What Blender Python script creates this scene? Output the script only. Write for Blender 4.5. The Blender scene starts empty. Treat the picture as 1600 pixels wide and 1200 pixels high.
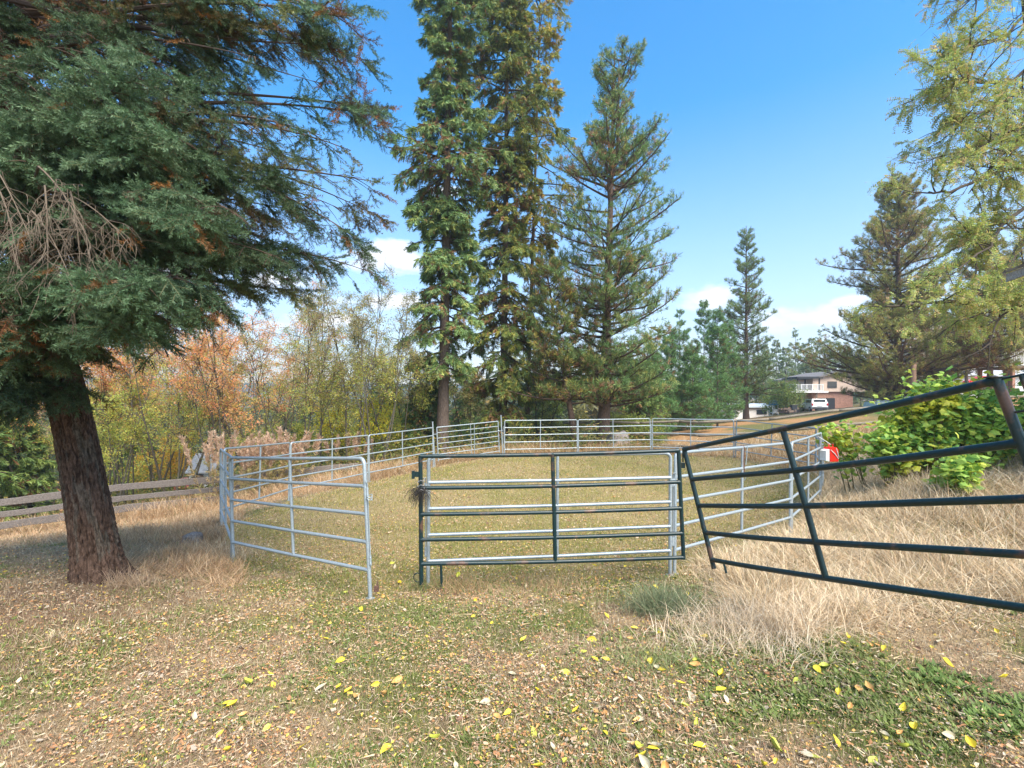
import bpy, math, random
import numpy as np
from mathutils import Matrix, Vector

SC = bpy.context.scene
COL = SC.collection
rng = np.random.default_rng(11)
random.seed(5)
F = 755.0          # focal length in photo pixels (1600 wide)
HZ = 620.0         # horizon row
EYE = 1.9

# ------------------------------------------------------------------ camera
cd = bpy.data.cameras.new("camera")
cam = bpy.data.objects.new("camera", cd)
COL.objects.link(cam)
cam.location = (0, 0, EYE)
cam.rotation_euler = (math.radians(90), 0, 0)
cd.sensor_width = 36.0
cd.lens = 36.0 * F / 1600.0
cd.shift_y = 20.0 / 1600.0
cd.clip_start = 0.05
cd.clip_end = 12000
SC.camera = cam

# ------------------------------------------------------------------ world, sun, exposure
SUN_EL, SUN_AZ = math.radians(53), math.radians(148)   # azimuth clockwise from +Y: from behind
world = bpy.data.worlds.new("World")
SC.world = world
world.use_nodes = True
nt = world.node_tree
nt.nodes.clear()
N = nt.nodes.new
L = nt.links.new
out = N('ShaderNodeOutputWorld'); bg = N('ShaderNodeBackground')
sky = N('ShaderNodeTexSky'); sky.sky_type = 'NISHITA'; sky.sun_disc = False
sky.sun_elevation = SUN_EL; sky.sun_rotation = SUN_AZ
sky.air_density = 1.0; sky.dust_density = 0.6; sky.ozone_density = 1.6
tc = N('ShaderNodeTexCoord'); sep = N('ShaderNodeSeparateXYZ')
L(tc.outputs['Generated'], sep.inputs[0])
def wmath(op, a, b=None, c=None, clamp=False):
    m = N('ShaderNodeMath'); m.operation = op; m.use_clamp = clamp
    for i, v in enumerate((a, b, c)):
        if v is None: continue
        if isinstance(v, (int, float)): m.inputs[i].default_value = v
        else: L(v, m.inputs[i])
    return m.outputs[0]
ay = wmath('MAXIMUM', sep.outputs['Y'], 0.05)
u = wmath('DIVIDE', sep.outputs['X'], ay)
v = wmath('DIVIDE', sep.outputs['Z'], ay)
nz = N('ShaderNodeTexNoise'); nz.inputs['Scale'].default_value = 9.0; nz.inputs['Detail'].default_value = 7
nz.inputs['Roughness'].default_value = 0.6
mp = N('ShaderNodeMapping'); mp.inputs['Scale'].default_value = (1, 1, 2.4)
L(tc.outputs['Generated'], mp.inputs[0]); L(mp.outputs[0], nz.inputs['Vector'])
cloud = None
for (cx, cy, rx, ry) in ((603, 398, 85, 42), (1098, 466, 80, 27), (1238, 488, 120, 34), (432, 438, 60, 20),
                         (700, 300, 60, 10), (500, 500, 120, 22), (1330, 470, 60, 14), (560, 470, 150, 16), (250, 420, 120, 26)):
    du = wmath('DIVIDE', wmath('SUBTRACT', u, (cx - 800) / F), rx / F)
    dv = wmath('DIVIDE', wmath('SUBTRACT', v, (HZ - cy) / F), ry / F)
    r2 = wmath('ADD', wmath('MULTIPLY', du, du), wmath('MULTIPLY', dv, dv))
    m_ = wmath('SUBTRACT', 1.0, r2)
    m_ = wmath('ADD', m_, wmath('MULTIPLY', wmath('SUBTRACT', nz.outputs['Fac'], 0.55), 5.0))
    m_ = wmath('MULTIPLY', m_, 0.8, clamp=True)
    far_ = wmath('LESS_THAN', r2, 3.5)
    m_ = wmath('MULTIPLY', m_, far_)
    cloud = m_ if cloud is None else wmath('MAXIMUM', cloud, m_)
# thin white veil low over the horizon
veil = wmath('MULTIPLY', wmath('SUBTRACT', 0.50, sep.outputs['Z']), 1.35, clamp=True)
veil = wmath('POWER', veil, 1.15)
hs = N('ShaderNodeHueSaturation'); hs.inputs['Saturation'].default_value = 1.42
hs.inputs['Hue'].default_value = 0.494
hs.inputs['Value'].default_value = 0.77
L(sky.outputs[0], hs.inputs['Color'])
mx1 = N('ShaderNodeMix'); mx1.data_type = 'RGBA'
L(veil, mx1.inputs['Factor']); L(hs.outputs[0], mx1.inputs[6]); mx1.inputs[7].default_value = (2.45, 2.2, 2.35, 1)
mx2 = N('ShaderNodeMix'); mx2.data_type = 'RGBA'
L(cloud, mx2.inputs['Factor']); L(mx1.outputs[2], mx2.inputs[6]); mx2.inputs[7].default_value = (3.4, 3.4, 3.4, 1)
L(mx2.outputs[2], bg.inputs['Color']); bg.inputs['Strength'].default_value = 0.15
L(bg.outputs[0], out.inputs['Surface'])

sd = bpy.data.lights.new("sun", 'SUN'); sd.energy = 3.0; sd.angle = math.radians(40); sd.color = (1.0, 0.91, 0.77)
sun = bpy.data.objects.new("sun", sd); COL.objects.link(sun)
sdir = Vector((math.sin(SUN_AZ) * math.cos(SUN_EL), math.cos(SUN_AZ) * math.cos(SUN_EL), math.sin(SUN_EL)))
sun.rotation_euler = (-sdir).to_track_quat('-Z', 'Y').to_euler()
SC.view_settings.view_transform = 'Standard'
SC.view_settings.look = 'None'
SC.view_settings.gamma = 1.0
SC.view_settings.exposure = 1.62
SC.cycles.max_bounces = 6
SC.cycles.diffuse_bounces = 3
SC.cycles.glossy_bounces = 2
SC.cycles.transmission_bounces = 3
SC.cycles.volume_bounces = 0
SC.cycles.volume_step_rate = 5
SC.cycles.caustics_reflective = False
SC.cycles.caustics_refractive = False

# ------------------------------------------------------------------ helpers
def P(px, py, D):
    return np.array([(px - 800) / F * D, D, EYE - (py - HZ) / F * D])

def hash2(ix, iy, s):
    h = (ix * 374761393 + iy * 668265263 + s * 974634777) & 0xffffffff
    h = ((h ^ (h >> 13)) * 1274126177) & 0xffffffff
    h = h ^ (h >> 16)
    return (h & 0xffffff) / float(0xffffff)

def vnoise(x, y, s=0):
    x = np.asarray(x, float); y = np.asarray(y, float)
    ix = np.floor(x).astype(np.int64); iy = np.floor(y).astype(np.int64)
    fx = x - ix; fy = y - iy
    fx = fx * fx * (3 - 2 * fx); fy = fy * fy * (3 - 2 * fy)
    a = hash2(ix, iy, s); b = hash2(ix + 1, iy, s); c = hash2(ix, iy + 1, s); d = hash2(ix + 1, iy + 1, s)
    return (a * (1 - fx) + b * fx) * (1 - fy) + (c * (1 - fx) + d * fx) * fy

def fbm(x, y, s=0, o=4):
    t = 0; a = 0.5; n = 0
    for i in range(o):
        t = t + a * vnoise(x * 2 ** i, y * 2 ** i, s + i * 17); n += a; a *= .5
    return t / n

def norm(a):
    return a / np.maximum(np.linalg.norm(a, axis=-1, keepdims=True), 1e-9)

def sstep(a, b, x):
    t = np.clip((x - a) / (b - a), 0, 1)
    return t * t * (3 - 2 * t)

def lin(c):
    return tuple((x / 12.92 if x <= .04045 else ((x + .055) / 1.055) ** 2.4) for x in c)

# materials -------------------------------------------------------
MATS = {}
def new_mat(name):
    m = bpy.data.materials.new(name); m.use_nodes = True
    return m, m.node_tree, m.node_tree.nodes['Principled BSDF']

def mat(name, col, rough=.7, metal=0.0, noise=0.25, scale=20, bump=0.0, spec=.4, bscale=None, coat=0):
    if name in MATS: return MATS[name]
    m, t, b = new_mat(name)
    tcn = t.nodes.new('ShaderNodeTexCoord')
    n = t.nodes.new('ShaderNodeTexNoise'); n.inputs['Scale'].default_value = scale; n.inputs['Detail'].default_value = 6
    t.links.new(tcn.outputs['Object'], n.inputs['Vector'])
    r = t.nodes.new('ShaderNodeValToRGB')
    r.color_ramp.elements[0].position = .3; r.color_ramp.elements[1].position = .72
    r.color_ramp.elements[0].color = tuple(c * (1 - noise) for c in col) + (1,)
    r.color_ramp.elements[1].color = tuple(min(1, c * (1 + noise)) for c in col) + (1,)
    t.links.new(n.outputs['Fac'], r.inputs[0]); t.links.new(r.outputs[0], b.inputs['Base Color'])
    b.inputs['Roughness'].default_value = rough; b.inputs['Metallic'].default_value = metal
    b.inputs['Specular IOR Level'].default_value = spec
    b.inputs['Coat Weight'].default_value = coat
    if bump:
        n2 = t.nodes.new('ShaderNodeTexNoise'); n2.inputs['Scale'].default_value = bscale or scale * 2; n2.inputs['Detail'].default_value = 5
        t.links.new(tcn.outputs['Object'], n2.inputs['Vector'])
        bp = t.nodes.new('ShaderNodeBump'); bp.inputs['Strength'].default_value = bump; bp.inputs['Distance'].default_value = .02
        t.links.new(n2.outputs['Fac'], bp.inputs['Height']); t.links.new(bp.outputs[0], b.inputs['Normal'])
    MATS[name] = m
    return m

def attr_mat(name, rough=.6, trans=.25, spec=.25):
    m, t, b = new_mat(name)
    a = t.nodes.new('ShaderNodeAttribute'); a.attribute_name = 'Col'
    t.links.new(a.outputs['Color'], b.inputs['Base Color'])
    b.inputs['Roughness'].default_value = rough; b.inputs['Specular IOR Level'].default_value = spec
    if trans:
        tr = t.nodes.new('ShaderNodeBsdfTranslucent'); ms = t.nodes.new('ShaderNodeMixShader')
        t.links.new(a.outputs['Color'], tr.inputs['Color'])
        ms.inputs[0].default_value = trans
        o = t.nodes['Material Output']
        t.links.new(b.outputs[0], ms.inputs[1]); t.links.new(tr.outputs[0], ms.inputs[2]); t.links.new(ms.outputs[0], o.inputs['Surface'])
    MATS[name] = m
    return m

M_NEEDLE = attr_mat('needles', .5, .25, .3)
M_LEAF = attr_mat('leaves', .5, .42, .3)
M_GRASS = attr_mat('grass_blades', .7, .2, .2)
M_WOODV = attr_mat('twig_wood', .85, 0, .15)

def painted(name, base, rust, thr, rough, metal, scale=6):
    m, t, b = new_mat(name)
    tcn = t.nodes.new('ShaderNodeTexCoord')
    geo = t.nodes.new('ShaderNodeNewGeometry')
    n = t.nodes.new('ShaderNodeTexNoise'); n.inputs['Scale'].default_value = scale; n.inputs['Detail'].default_value = 8; n.inputs['Roughness'].default_value = .65
    t.links.new(geo.outputs['Position'], n.inputs['Vector'])
    r = t.nodes.new('ShaderNodeValToRGB'); e = r.color_ramp.elements
    e[0].position = thr; e[0].color = (0, 0, 0, 1); e[1].position = thr + .07; e[1].color = (1, 1, 1, 1)
    t.links.new(n.outputs['Fac'], r.inputs[0])
    n2 = t.nodes.new('ShaderNodeTexNoise'); n2.inputs['Scale'].default_value = 60; n2.inputs['Detail'].default_value = 4
    t.links.new(geo.outputs['Position'], n2.inputs['Vector'])
    v1 = t.nodes.new('ShaderNodeMix'); v1.data_type = 'RGBA'
    v1.inputs[6].default_value = tuple(c * .6 for c in base) + (1,); v1.inputs[7].default_value = tuple(c * 1.4 for c in base) + (1,)
    t.links.new(n2.outputs['Fac'], v1.inputs['Factor'])
    v2 = t.nodes.new('ShaderNodeMix'); v2.data_type = 'RGBA'
    v2.inputs[6].default_value = tuple(c * .5 for c in rust) + (1,); v2.inputs[7].default_value = tuple(c * 1.6 for c in rust) + (1,)
    t.links.new(n2.outputs['Fac'], v2.inputs['Factor'])
    x = t.nodes.new('ShaderNodeMix'); x.data_type = 'RGBA'
    t.links.new(r.outputs[0], x.inputs['Factor']); t.links.new(v1.outputs[2], x.inputs[6]); t.links.new(v2.outputs[2], x.inputs[7])
    t.links.new(x.outputs[2], b.inputs['Base Color'])
    b.inputs['Roughness'].default_value = rough; b.inputs['Metallic'].default_value = metal
    bp = t.nodes.new('ShaderNodeBump'); bp.inputs['Strength'].default_value = .25; bp.inputs['Distance'].default_value = .004
    t.links.new(n2.outputs['Fac'], bp.inputs['Height']); t.links.new(bp.outputs[0], b.inputs['Normal'])
    MATS[name] = m
    return m

M_GALV = painted('galvanised_pipe', (.36, .42, .45), (.22, .12, .06), .70, .42, .35, 5)
M_GREEN = painted('green_enamel_pipe', (.005, .024, .027), (.10, .055, .038), .565, .38, 0.0, 3.2)

def wood_mat(name, c1, c2, scale=(3, 3, 3), bump=.5):
    m, t, b = new_mat(name)
    tcn = t.nodes.new('ShaderNodeTexCoord'); mp = t.nodes.new('ShaderNodeMapping'); mp.inputs['Scale'].default_value = scale
    t.links.new(tcn.outputs['Object'], mp.inputs[0])
    n = t.nodes.new('ShaderNodeTexNoise'); n.inputs['Scale'].default_value = 4; n.inputs['Detail'].default_value = 8; n.inputs['Roughness'].default_value = .7
    t.links.new(mp.outputs[0], n.inputs['Vector'])
    r = t.nodes.new('ShaderNodeValToRGB'); r.color_ramp.elements[0].position = .32; r.color_ramp.elements[1].position = .68
    r.color_ramp.elements[0].color = c1 + (1,); r.color_ramp.elements[1].color = c2 + (1,)
    t.links.new(n.outputs['Fac'], r.inputs[0]); t.links.new(r.outputs[0], b.inputs['Base Color'])
    b.inputs['Roughness'].default_value = .85; b.inputs['Specular IOR Level'].default_value = .2
    bp = t.nodes.new('ShaderNodeBump'); bp.inputs['Strength'].default_value = bump; bp.inputs['Distance'].default_value = .02
    t.links.new(n.outputs['Fac'], bp.inputs['Height']); t.links.new(bp.outputs[0], b.inputs['Normal'])
    MATS[name] = m
    return m
M_BOARD = wood_mat('weathered_board', (.07, .06, .052), (.27, .235, .21), (1.2, 14, 14))
M_POLE = wood_mat('old_round_rail', (.16, .13, .09), (.38, .33, .25), (2, 10, 10))
M_BARK_F = wood_mat('fir_bark', (.05, .038, .03), (.17, .13, .105), (7, 7, 1.6), .9)
M_BARK_P = wood_mat('pine_bark', (.06, .04, .03), (.22, .15, .11), (6, 6, 1.8), .9)
M_BARK_D = wood_mat('sapling_bark', (.05, .045, .035), (.17, .15, .11), (9, 9, 3), .5)
M_BARK_B = wood_mat('big_tree_bark', (.04, .022, .017), (.17, .105, .085), (9, 9, 2.6), .9)

# mesh accumulators ----------------------------------------------
class Acc:
    def __init__(s): s.V = []; s.T = []; s.C = []; s.n = 0
    def add(s, V, T, C=None):
        V = np.asarray(V, float).reshape(-1, 3); T = np.asarray(T, int).reshape(-1, 3)
        if C is None: C = np.ones((len(V), 3))
        C = np.broadcast_to(np.asarray(C, float), (len(V), 3))
        s.V.append(V); s.T.append(T + s.n); s.C.append(C); s.n += len(V)
    # convenience shapes
    def box(s, c, d, M=None, C=None):
        c = np.array(c, float); d = np.array(d, float) / 2
        v = np.array([[x, y, z] for x in (-1, 1) for y in (-1, 1) for z in (-1, 1)], float) * d + c
        if M is not None:
            v = np.array([M @ Vector(p) for p in v])
        q = [(0, 1, 3, 2), (4, 6, 7, 5), (0, 4, 5, 1), (2, 3, 7, 6), (0, 2, 6, 4), (1, 5, 7, 3)]
        t = [x for a, b, c2, d2 in q for x in ((a, b, c2), (a, c2, d2))]
        s.add(v, t, C)
    def tube(s, pts, r, n=10, C=None, caps=True):
        pts = np.asarray(pts, float); r = np.broadcast_to(np.asarray(r, float), (len(pts),))
        V, T = tubes(pts[None], r[None], n)
        s.add(V, T, C)
        if caps:
            for k, o in ((0, 1), (len(pts) - 1, -1)):
                ring = V[k * n:(k + 1) * n]; cc = ring.mean(0)
                vv = np.vstack([ring, cc]); tt = [((i + 1) % n, i, n) if o == 1 else (i, (i + 1) % n, n) for i in range(n)]
                s.add(vv, tt, C if C is None or np.ndim(C) == 1 else None)
    def prism(s, poly, axis, a, b, C=None):
        """extrude a 2-D polygon (fan-safe, convex-ish) along an axis from a to b"""
        n = len(poly); vs = []
        for w in (a, b):
            for p, q in poly:
                vs.append((w, p, q) if axis == 0 else (p, w, q) if axis == 1 else (p, q, w))
        t = []
        for i in range(n):
            j = (i + 1) % n
            t += [(i, j, n + j), (i, n + j, n + i)]
        for i in range(1, n - 1):
            t += [(0, i + 1, i), (n, n + i, n + i + 1)]
        s.add(vs, t, C)
    def build(s, name, material, parent=None, smooth=False, matrix=None):
        V = np.concatenate(s.V); T = np.concatenate(s.T); C = np.concatenate(s.C)
        me = bpy.data.meshes.new(name)
        me.vertices.add(len(V)); me.vertices.foreach_set('co', V.astype(np.float32).ravel())
        me.loops.add(len(T) * 3); me.loops.foreach_set('vertex_index', T.astype(np.int32).ravel())
        me.polygons.add(len(T)); me.polygons.foreach_set('loop_start', np.arange(0, len(T) * 3, 3, dtype=np.int32))
        me.polygons.foreach_set('use_smooth', np.full(len(T), bool(smooth)))
        at = me.color_attributes.new('Col', 'FLOAT_COLOR', 'POINT')
        at.data.foreach_set('color', np.hstack([np.clip(C, 0, 1), np.ones((len(C), 1))]).astype(np.float32).ravel())
        me.materials.append(material)
        me.update(calc_edges=True)
        o = bpy.data.objects.new(name, me); COL.objects.link(o)
        if parent is not None: o.parent = parent
        return o

def frames(Pt):
    t = norm(np.gradient(Pt, axis=1))
    ref = np.where(np.abs(t[:, :1, 2:3]) > .9, np.array([1., 0, 0]), np.array([0, 0, 1.]))
    ref = np.broadcast_to(ref, t.shape)
    a = norm(np.cross(t, ref)); b = np.cross(t, a)
    return t, a, b

def tubes(Pt, R, n):
    B, K, _ = Pt.shape
    t, a, b = frames(Pt)
    th = np.linspace(0, 2 * np.pi, n, endpoint=False)
    V = Pt[:, :, None] + R[:, :, None, None] * (np.cos(th)[None, None, :, None] * a[:, :, None] + np.sin(th)[None, None, :, None] * b[:, :, None])
    idx = np.arange(B * K * n).reshape(B, K, n)
    i0 = idx[:, :-1]; i1 = idx[:, 1:]
    j0 = np.roll(i0, -1, 2); j1 = np.roll(i1, -1, 2)
    T = np.concatenate([np.stack([i0, j0, j1], -1).reshape(-1, 3), np.stack([i0, j1, i1], -1).reshape(-1, 3)])
    return V.reshape(-1, 3), T

def curves(base, d, Ln, K, droop=0., wig=.0):
    """batch of polylines; droop adds a downward pull per unit step (scalar or (B,) )"""
    B = len(base); Pt = np.zeros((B, K, 3)); p = np.array(base, float); d = norm(np.array(d, float))
    step = np.broadcast_to(np.asarray(Ln, float), (B,))[:, None] / (K - 1)
    droop = np.broadcast_to(np.asarray(droop, float), (B,))[:, None]
    Pt[:, 0] = p
    for k in range(1, K):
        p = p + d * step; Pt[:, k] = p
        d = d + np.hstack([np.zeros((B, 2)), -droop / (K - 1)]) + rng.normal(0, 1, (B, 3)) * wig / math.sqrt(K)
        d = norm(d)
    return Pt

def sample(Pt, t):
    """Pt (B,K,3), t (B,M) -> points & tangents (B,M,3)"""
    B, K, _ = Pt.shape
    x = np.clip(t, 0, 1) * (K - 1); i = np.minimum(x.astype(int), K - 2); f = (x - i)[..., None]
    bi = np.arange(B)[:, None]
    a = Pt[bi, i]; b = Pt[bi, i + 1]
    return a * (1 - f) + b * f, norm(b - a)

def place(acc, tpl, pos, X, scale, tint, roll=None, up=None):
    TV, TT, TC = tpl
    n = len(pos)
    if n == 0: return
    X = norm(X)
    upv = np.array([0, 0, 1.]) if up is None else up
    Yv = norm(np.cross(np.broadcast_to(upv, X.shape) + rng.normal(0, .02, X.shape), X)); Zv = np.cross(X, Yv)
    if roll is not None:
        c = np.cos(roll)[:, None]; s_ = np.sin(roll)[:, None]
        Yv, Zv = Yv * c + Zv * s_, -Yv * s_ + Zv * c
    sc = np.broadcast_to(np.asarray(scale, float), (n,))[:, None, None]
    V = pos[:, None] + sc * (TV[None, :, :1] * X[:, None] + TV[None, :, 1:2] * Yv[:, None] + TV[None, :, 2:3] * Zv[:, None])
    T = TT[None] + (np.arange(n) * len(TV))[:, None, None]
    C = TC[None] * tint[:, None]
    acc.add(V.reshape(-1, 3), T.reshape(-1, 3), C.reshape(-1, 3))

def blade_tpl(items):
    """items: list of (base, tip, width, width-direction, colour); each a thin diamond of 2 triangles"""
    V = []; T = []; C = []
    for b, t, w, wd, c in items:
        b = np.array(b, float); t = np.array(t, float); wd = norm(np.array(wd, float)); m = b * .55 + t * .45
        i = len(V); V += [b, m + wd * w / 2, t, m - wd * w / 2]; T += [(i, i + 1, i + 2), (i, i + 2, i + 3)]; C += [c] * 4
    return np.array(V), np.array(T), np.array(C, float)

def fir_tpl(r, n=9, w=.035, hang=.0):
    it = []
    for i in range(n):
        t = (i + .5) / n; sd_ = 1 if i % 2 else -1
        b = np.array([t * .26, 0, 0]); ln = .15 * (1.15 - .6 * t)
        a = math.radians(r.uniform(30, 55))
        tip = b + ln * np.array([math.cos(a), sd_ * math.sin(a), r.uniform(-.35, .3) - hang])
        c = np.ones(3) * r.uniform(.75, 1.3)
        it.append((b, tip, w, (r.uniform(-.4, .4), r.uniform(-.6, .6), 1) if i % 3 == 0 else (-.5, 1, r.uniform(-.4, .4)), c))
    it.append(((0, 0, 0), (.34, 0, 0), w, (0, 1, 0), np.ones(3) * 1.15)); it.append(((0, 0, 0), (.34, 0, 0), w, (0, 0, 1), np.ones(3)))
    return blade_tpl(it)

def tuft_tpl(r, n=13, ln=.18, w=.017):
    it = []
    for i in range(n):
        th = r.uniform(0, 2 * math.pi); ph = math.radians(r.uniform(10, 85))
        d = np.array([math.cos(ph), math.sin(ph) * math.cos(th), math.sin(ph) * math.sin(th)])
        b = np.array([r.uniform(-.05, .06), 0, 0])
        wd = np.cross(d, [r.uniform(-1, 1), r.uniform(-1, 1), r.uniform(-1, 1)])
        it.append((b, b + d * ln * r.uniform(.75, 1.15), w, wd, np.ones(3) * r.uniform(.7, 1.35)))
    return blade_tpl(it)

def leafy_tpl(r, n=7, size=.06, w=.035, spread=.22, pinnate=False, hang=.2):
    it = []
    for i in range(n):
        if pinnate:
            t = (i // 2) / (n / 2); s_ = 1 if i % 2 else -1
            b = np.array([t * spread, 0, -hang * t * t * spread * 2])
            d = np.array([.45, s_ * .9, r.uniform(-.5, .1)])
        else:
            b = np.array([r.uniform(0, spread), r.uniform(-.4, .4) * spread, r.uniform(-.4, .4) * spread]); d = np.array([r.uniform(-.3, 1), r.uniform(-1, 1), r.uniform(-1, .4)])
        d = norm(d); wd = np.cross(d, [r.uniform(-.4, .4), r.uniform(-.4, .4), 1])
        it.append((b, b + d * size * r.uniform(.7, 1.2), w * r.uniform(.8, 1.1), wd, np.array([r.uniform(.8, 1.25), r.uniform(.85, 1.15), r.uniform(.7, 1.2)])))
    return blade_tpl(it)

FIR_T = [fir_tpl(random) for _ in range(4)]
FIR_H = [fir_tpl(random, hang=.5) for _ in range(4)]
TUFT_T = [tuft_tpl(random) for _ in range(4)]
LEAF_T = [leafy_tpl(random) for _ in range(4)]
LOC_T = [leafy_tpl(random, 12, .045, .026, .2, True) for _ in range(4)]

def scatter(acc, tpls, pos, X, scale, tint, roll=None):
    k = rng.integers(0, len(tpls), len(pos))
    scale = np.broadcast_to(np.asarray(scale, float), (len(pos),))
    for i, t in enumerate(tpls):
        m = k == i
        place(acc, t, pos[m], X[m], scale[m], tint[m], None if roll is None else roll[m])

# naming ----------------------------------------------------------
def tag(o, label=None, cat=None, group=None, kind=None):
    if label: o['label'] = label
    if cat: o['category'] = cat
    if group: o['group'] = group
    if kind: o['kind'] = kind
    return o

def thing(name, loc=(0, 0, 0), label=None, cat=None, group=None, rz=0):
    o = bpy.data.objects.new(name, None); COL.objects.link(o)
    o.empty_display_size = .2
    o.location = tuple(float(q) for q in loc); o.rotation_euler = (0, 0, rz)
    return tag(o, label, cat, group)

def kids(o): return [c for c in bpy.data.objects if c.parent == o]
def copy_tree(o, parent=None):
    c = o.copy(); COL.objects.link(c)
    if parent is not None: c.parent = parent
    for ch in kids(o): copy_tree(ch, c)
    return c

# ------------------------------------------------------------------ terrain
RING = [(582, 717, 5.17), (363, 715.5, 6.9), (345, 702, 9.5), (452, 692, 12.6), (576, 680, 15.5), (678, 668, 18.2), (787, 657, 20.0),
        (903, 656, 20.7), (1018, 654, 20.6), (1148, 656, 19.4), (1275, 669, 16.3), (1286, 673, 13.2), (1282, 677, 10.2),
        (1236, 692, 7.8), (1051, 708, 5.95), (664, 713, 5.52)]
RT = [P(*a) for a in RING]                       # top rail points
RB = [p - np.array([0, 0, 1.51]) for p in RT]    # feet
ctrl = [(0, 0, 0), (-3, 0, 0.03), (3, 0, .06), (0, -6, .1), (-9, -6, .1), (9, -6, .3), (0, 2.9, 0.0), (-2, 3, -.02), (2.5, 3, .02), (5, 2.5, .15),
        (-4.6, 5.4, -.13), (-7, 7.5, -.48), (-7.5, 5, -.2), (-12, 8, -.85), (-9.5, 10, -1.1), (-15.9, 15, -2.5), (-12.9, 16, -2.3), (-10.4, 17.5, -2.0),
        (-7.2, 11.5, -1.1), (-22, 14, -3.2), (1.5, 12, -.55), (-1.5, 9, -.5), (4, 16, -.6),
        (-3.35, 23, -1.0), (-.5, 26, -1.1), (5, 25, -.85), (-8, 22, -1.7), (-16, 24, -3.2), (-10, 35, -3.4), (0, 40, -3.2), (-20, 45, -6), (-14, 60, -5.5),
        (-40, 60, -9), (-30, 25, -5), (-30, 10, -3), (-50, 30, -8), (8.4, 22, -.85), (11.4, 21.5, -.6), (13.8, 20, -.35), (21.2, 20, .5),
        (7.2, 8.5, .3), (12.7, 12, .8), (5, 5.2, .05), (3, 4.6, -.08), (8, 4, .35), (9.8, 11.5, .1), (11.8, 15, .0), (3.6, 6.2, -.2),
        (20, 35, -.3), (40, 65, -.1), (36, 75, -1.6), (26.6, 55, -.65), (36, 45, 1.2), (60, 50, 2.5), (30, 25, 1.2), (60, 100, 1), (20, 100, -3), (0, 80, -6), (15, 60, -2),
        (-60, 100, -13), (-20, 110, -12), (30, 10, 1.5), (40, 0, 2), (-30, -20, .5), (0, -30, .5), (30, -30, 1.5)]
ctrl += [tuple(b) for b in RB]
ctrl = np.array(ctrl)
def _phi(r2): return .5 * r2 * np.log(np.maximum(r2, 1e-8))
_c = ctrl[:, :2] / 20.0
_n = len(_c)
_A = np.zeros((_n + 3, _n + 3))
_A[:_n, :_n] = _phi(((_c[:, None] - _c[None]) ** 2).sum(-1)) + np.eye(_n) * 3e-4
_A[:_n, _n] = 1; _A[:_n, _n + 1:] = _c; _A[_n, :_n] = 1; _A[_n + 1:, :_n] = _c.T
_w = np.linalg.solve(_A, np.concatenate([ctrl[:, 2], np.zeros(3)]))

def hgt(x, y):
    x = np.atleast_1d(np.asarray(x, float)); y = np.atleast_1d(np.asarray(y, float)); sh = x.shape
    X = x.ravel(); Y = y.ravel(); out_ = np.zeros(len(X))
    r = np.hypot(X, Y)
    m = r < 140
    if m.any():
        q = np.stack([X[m], Y[m]], 1) / 20.0
        z = np.zeros(len(q))
        for s_ in range(0, len(q), 20000):
            e = slice(s_, s_ + 20000)
            z[e] = _phi(((q[e, None] - _c[None]) ** 2).sum(-1)) @ _w[:_n] + _w[_n] + q[e] @ _w[_n + 1:]
        out_[m] = np.clip(z, -14, 5)
    fl = -6 + 7 * np.tanh(X / 70.0) - 3 * sstep(100, 600, r)
    w_ = sstep(75, 135, r)
    z = out_ * (1 - w_) + fl * w_
    z = z + (fbm(X * .9, Y * .9, 3, 3) - .5) * .07 * (1 - sstep(30, 60, r)) + (fbm(X * 4, Y * 4, 9, 2) - .5) * .025 * (1 - sstep(10, 25, r))
    return z.reshape(sh)
def h1(x, y): return float(hgt(x, y)[0])

# vegetation masks over the ground (world x,y)
PX = np.array([b[0] for b in RB]); PY = np.array([b[1] for b in RB])
def in_pen(x, y):
    x = np.asarray(x); y = np.asarray(y); c = np.zeros(x.shape, bool)
    j = len(PX) - 1
    for i in range(len(PX)):
        cond = ((PY[i] > y) != (PY[j] > y)) & (x < (PX[j] - PX[i]) * (y - PY[i]) / (PY[j] - PY[i] + 1e-12) + PX[i])
        c ^= cond; j = i
    return c
def dry_mask(x, y):
    """1 where tall straw-coloured grass stands"""
    pen = in_pen(x, y)
    n = fbm(x * .6, y * .6, 40, 3) - .5
    right = sstep(1.7, 2.5, x - .0 * y + n * 1.6) * sstep(3.5, 4.4, y + n * 1.5 + .12 * (x - 3)) * (y < 60)
    left = sstep(.2, 1.2, -x - 1.75 - .25 * (y - 4) + n * 1.5) * sstep(4.6, 5.6, y + n * 2 - .12 * (x + 4)) * (1 - sstep(-7.6, -6.6, -x - 13.6 + y * 0)) * 0
    px = x / np.maximum(y, .5) * F + 800
    left = ((px > 130) & (px < 380)) * sstep(5.3, 6.1, y + n * 1.6)
    left = np.maximum(left, sstep(8.6, 9.8, y + n * 2) * (px <= 380))
    far = ((y > 14) & (y < 34)) * 1.0
    m = np.maximum(np.maximum(right, left), far)
    inner = sstep(-.2, .5, n * 2 - .25) * .3
    edge = np.clip(1 - np.min(np.stack([np.hypot(x - (PX[i] + (PX[(i + 1) % 16] - PX[i]) * k), y - (PY[i] + (PY[(i + 1) % 16] - PY[i]) * k)) for i in range(16) for k in (0, .33, .66)]), 0) / .8, 0, 1)
    return np.where(pen, np.maximum(inner, .55 * edge * (y > 7.5)), m)

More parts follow.
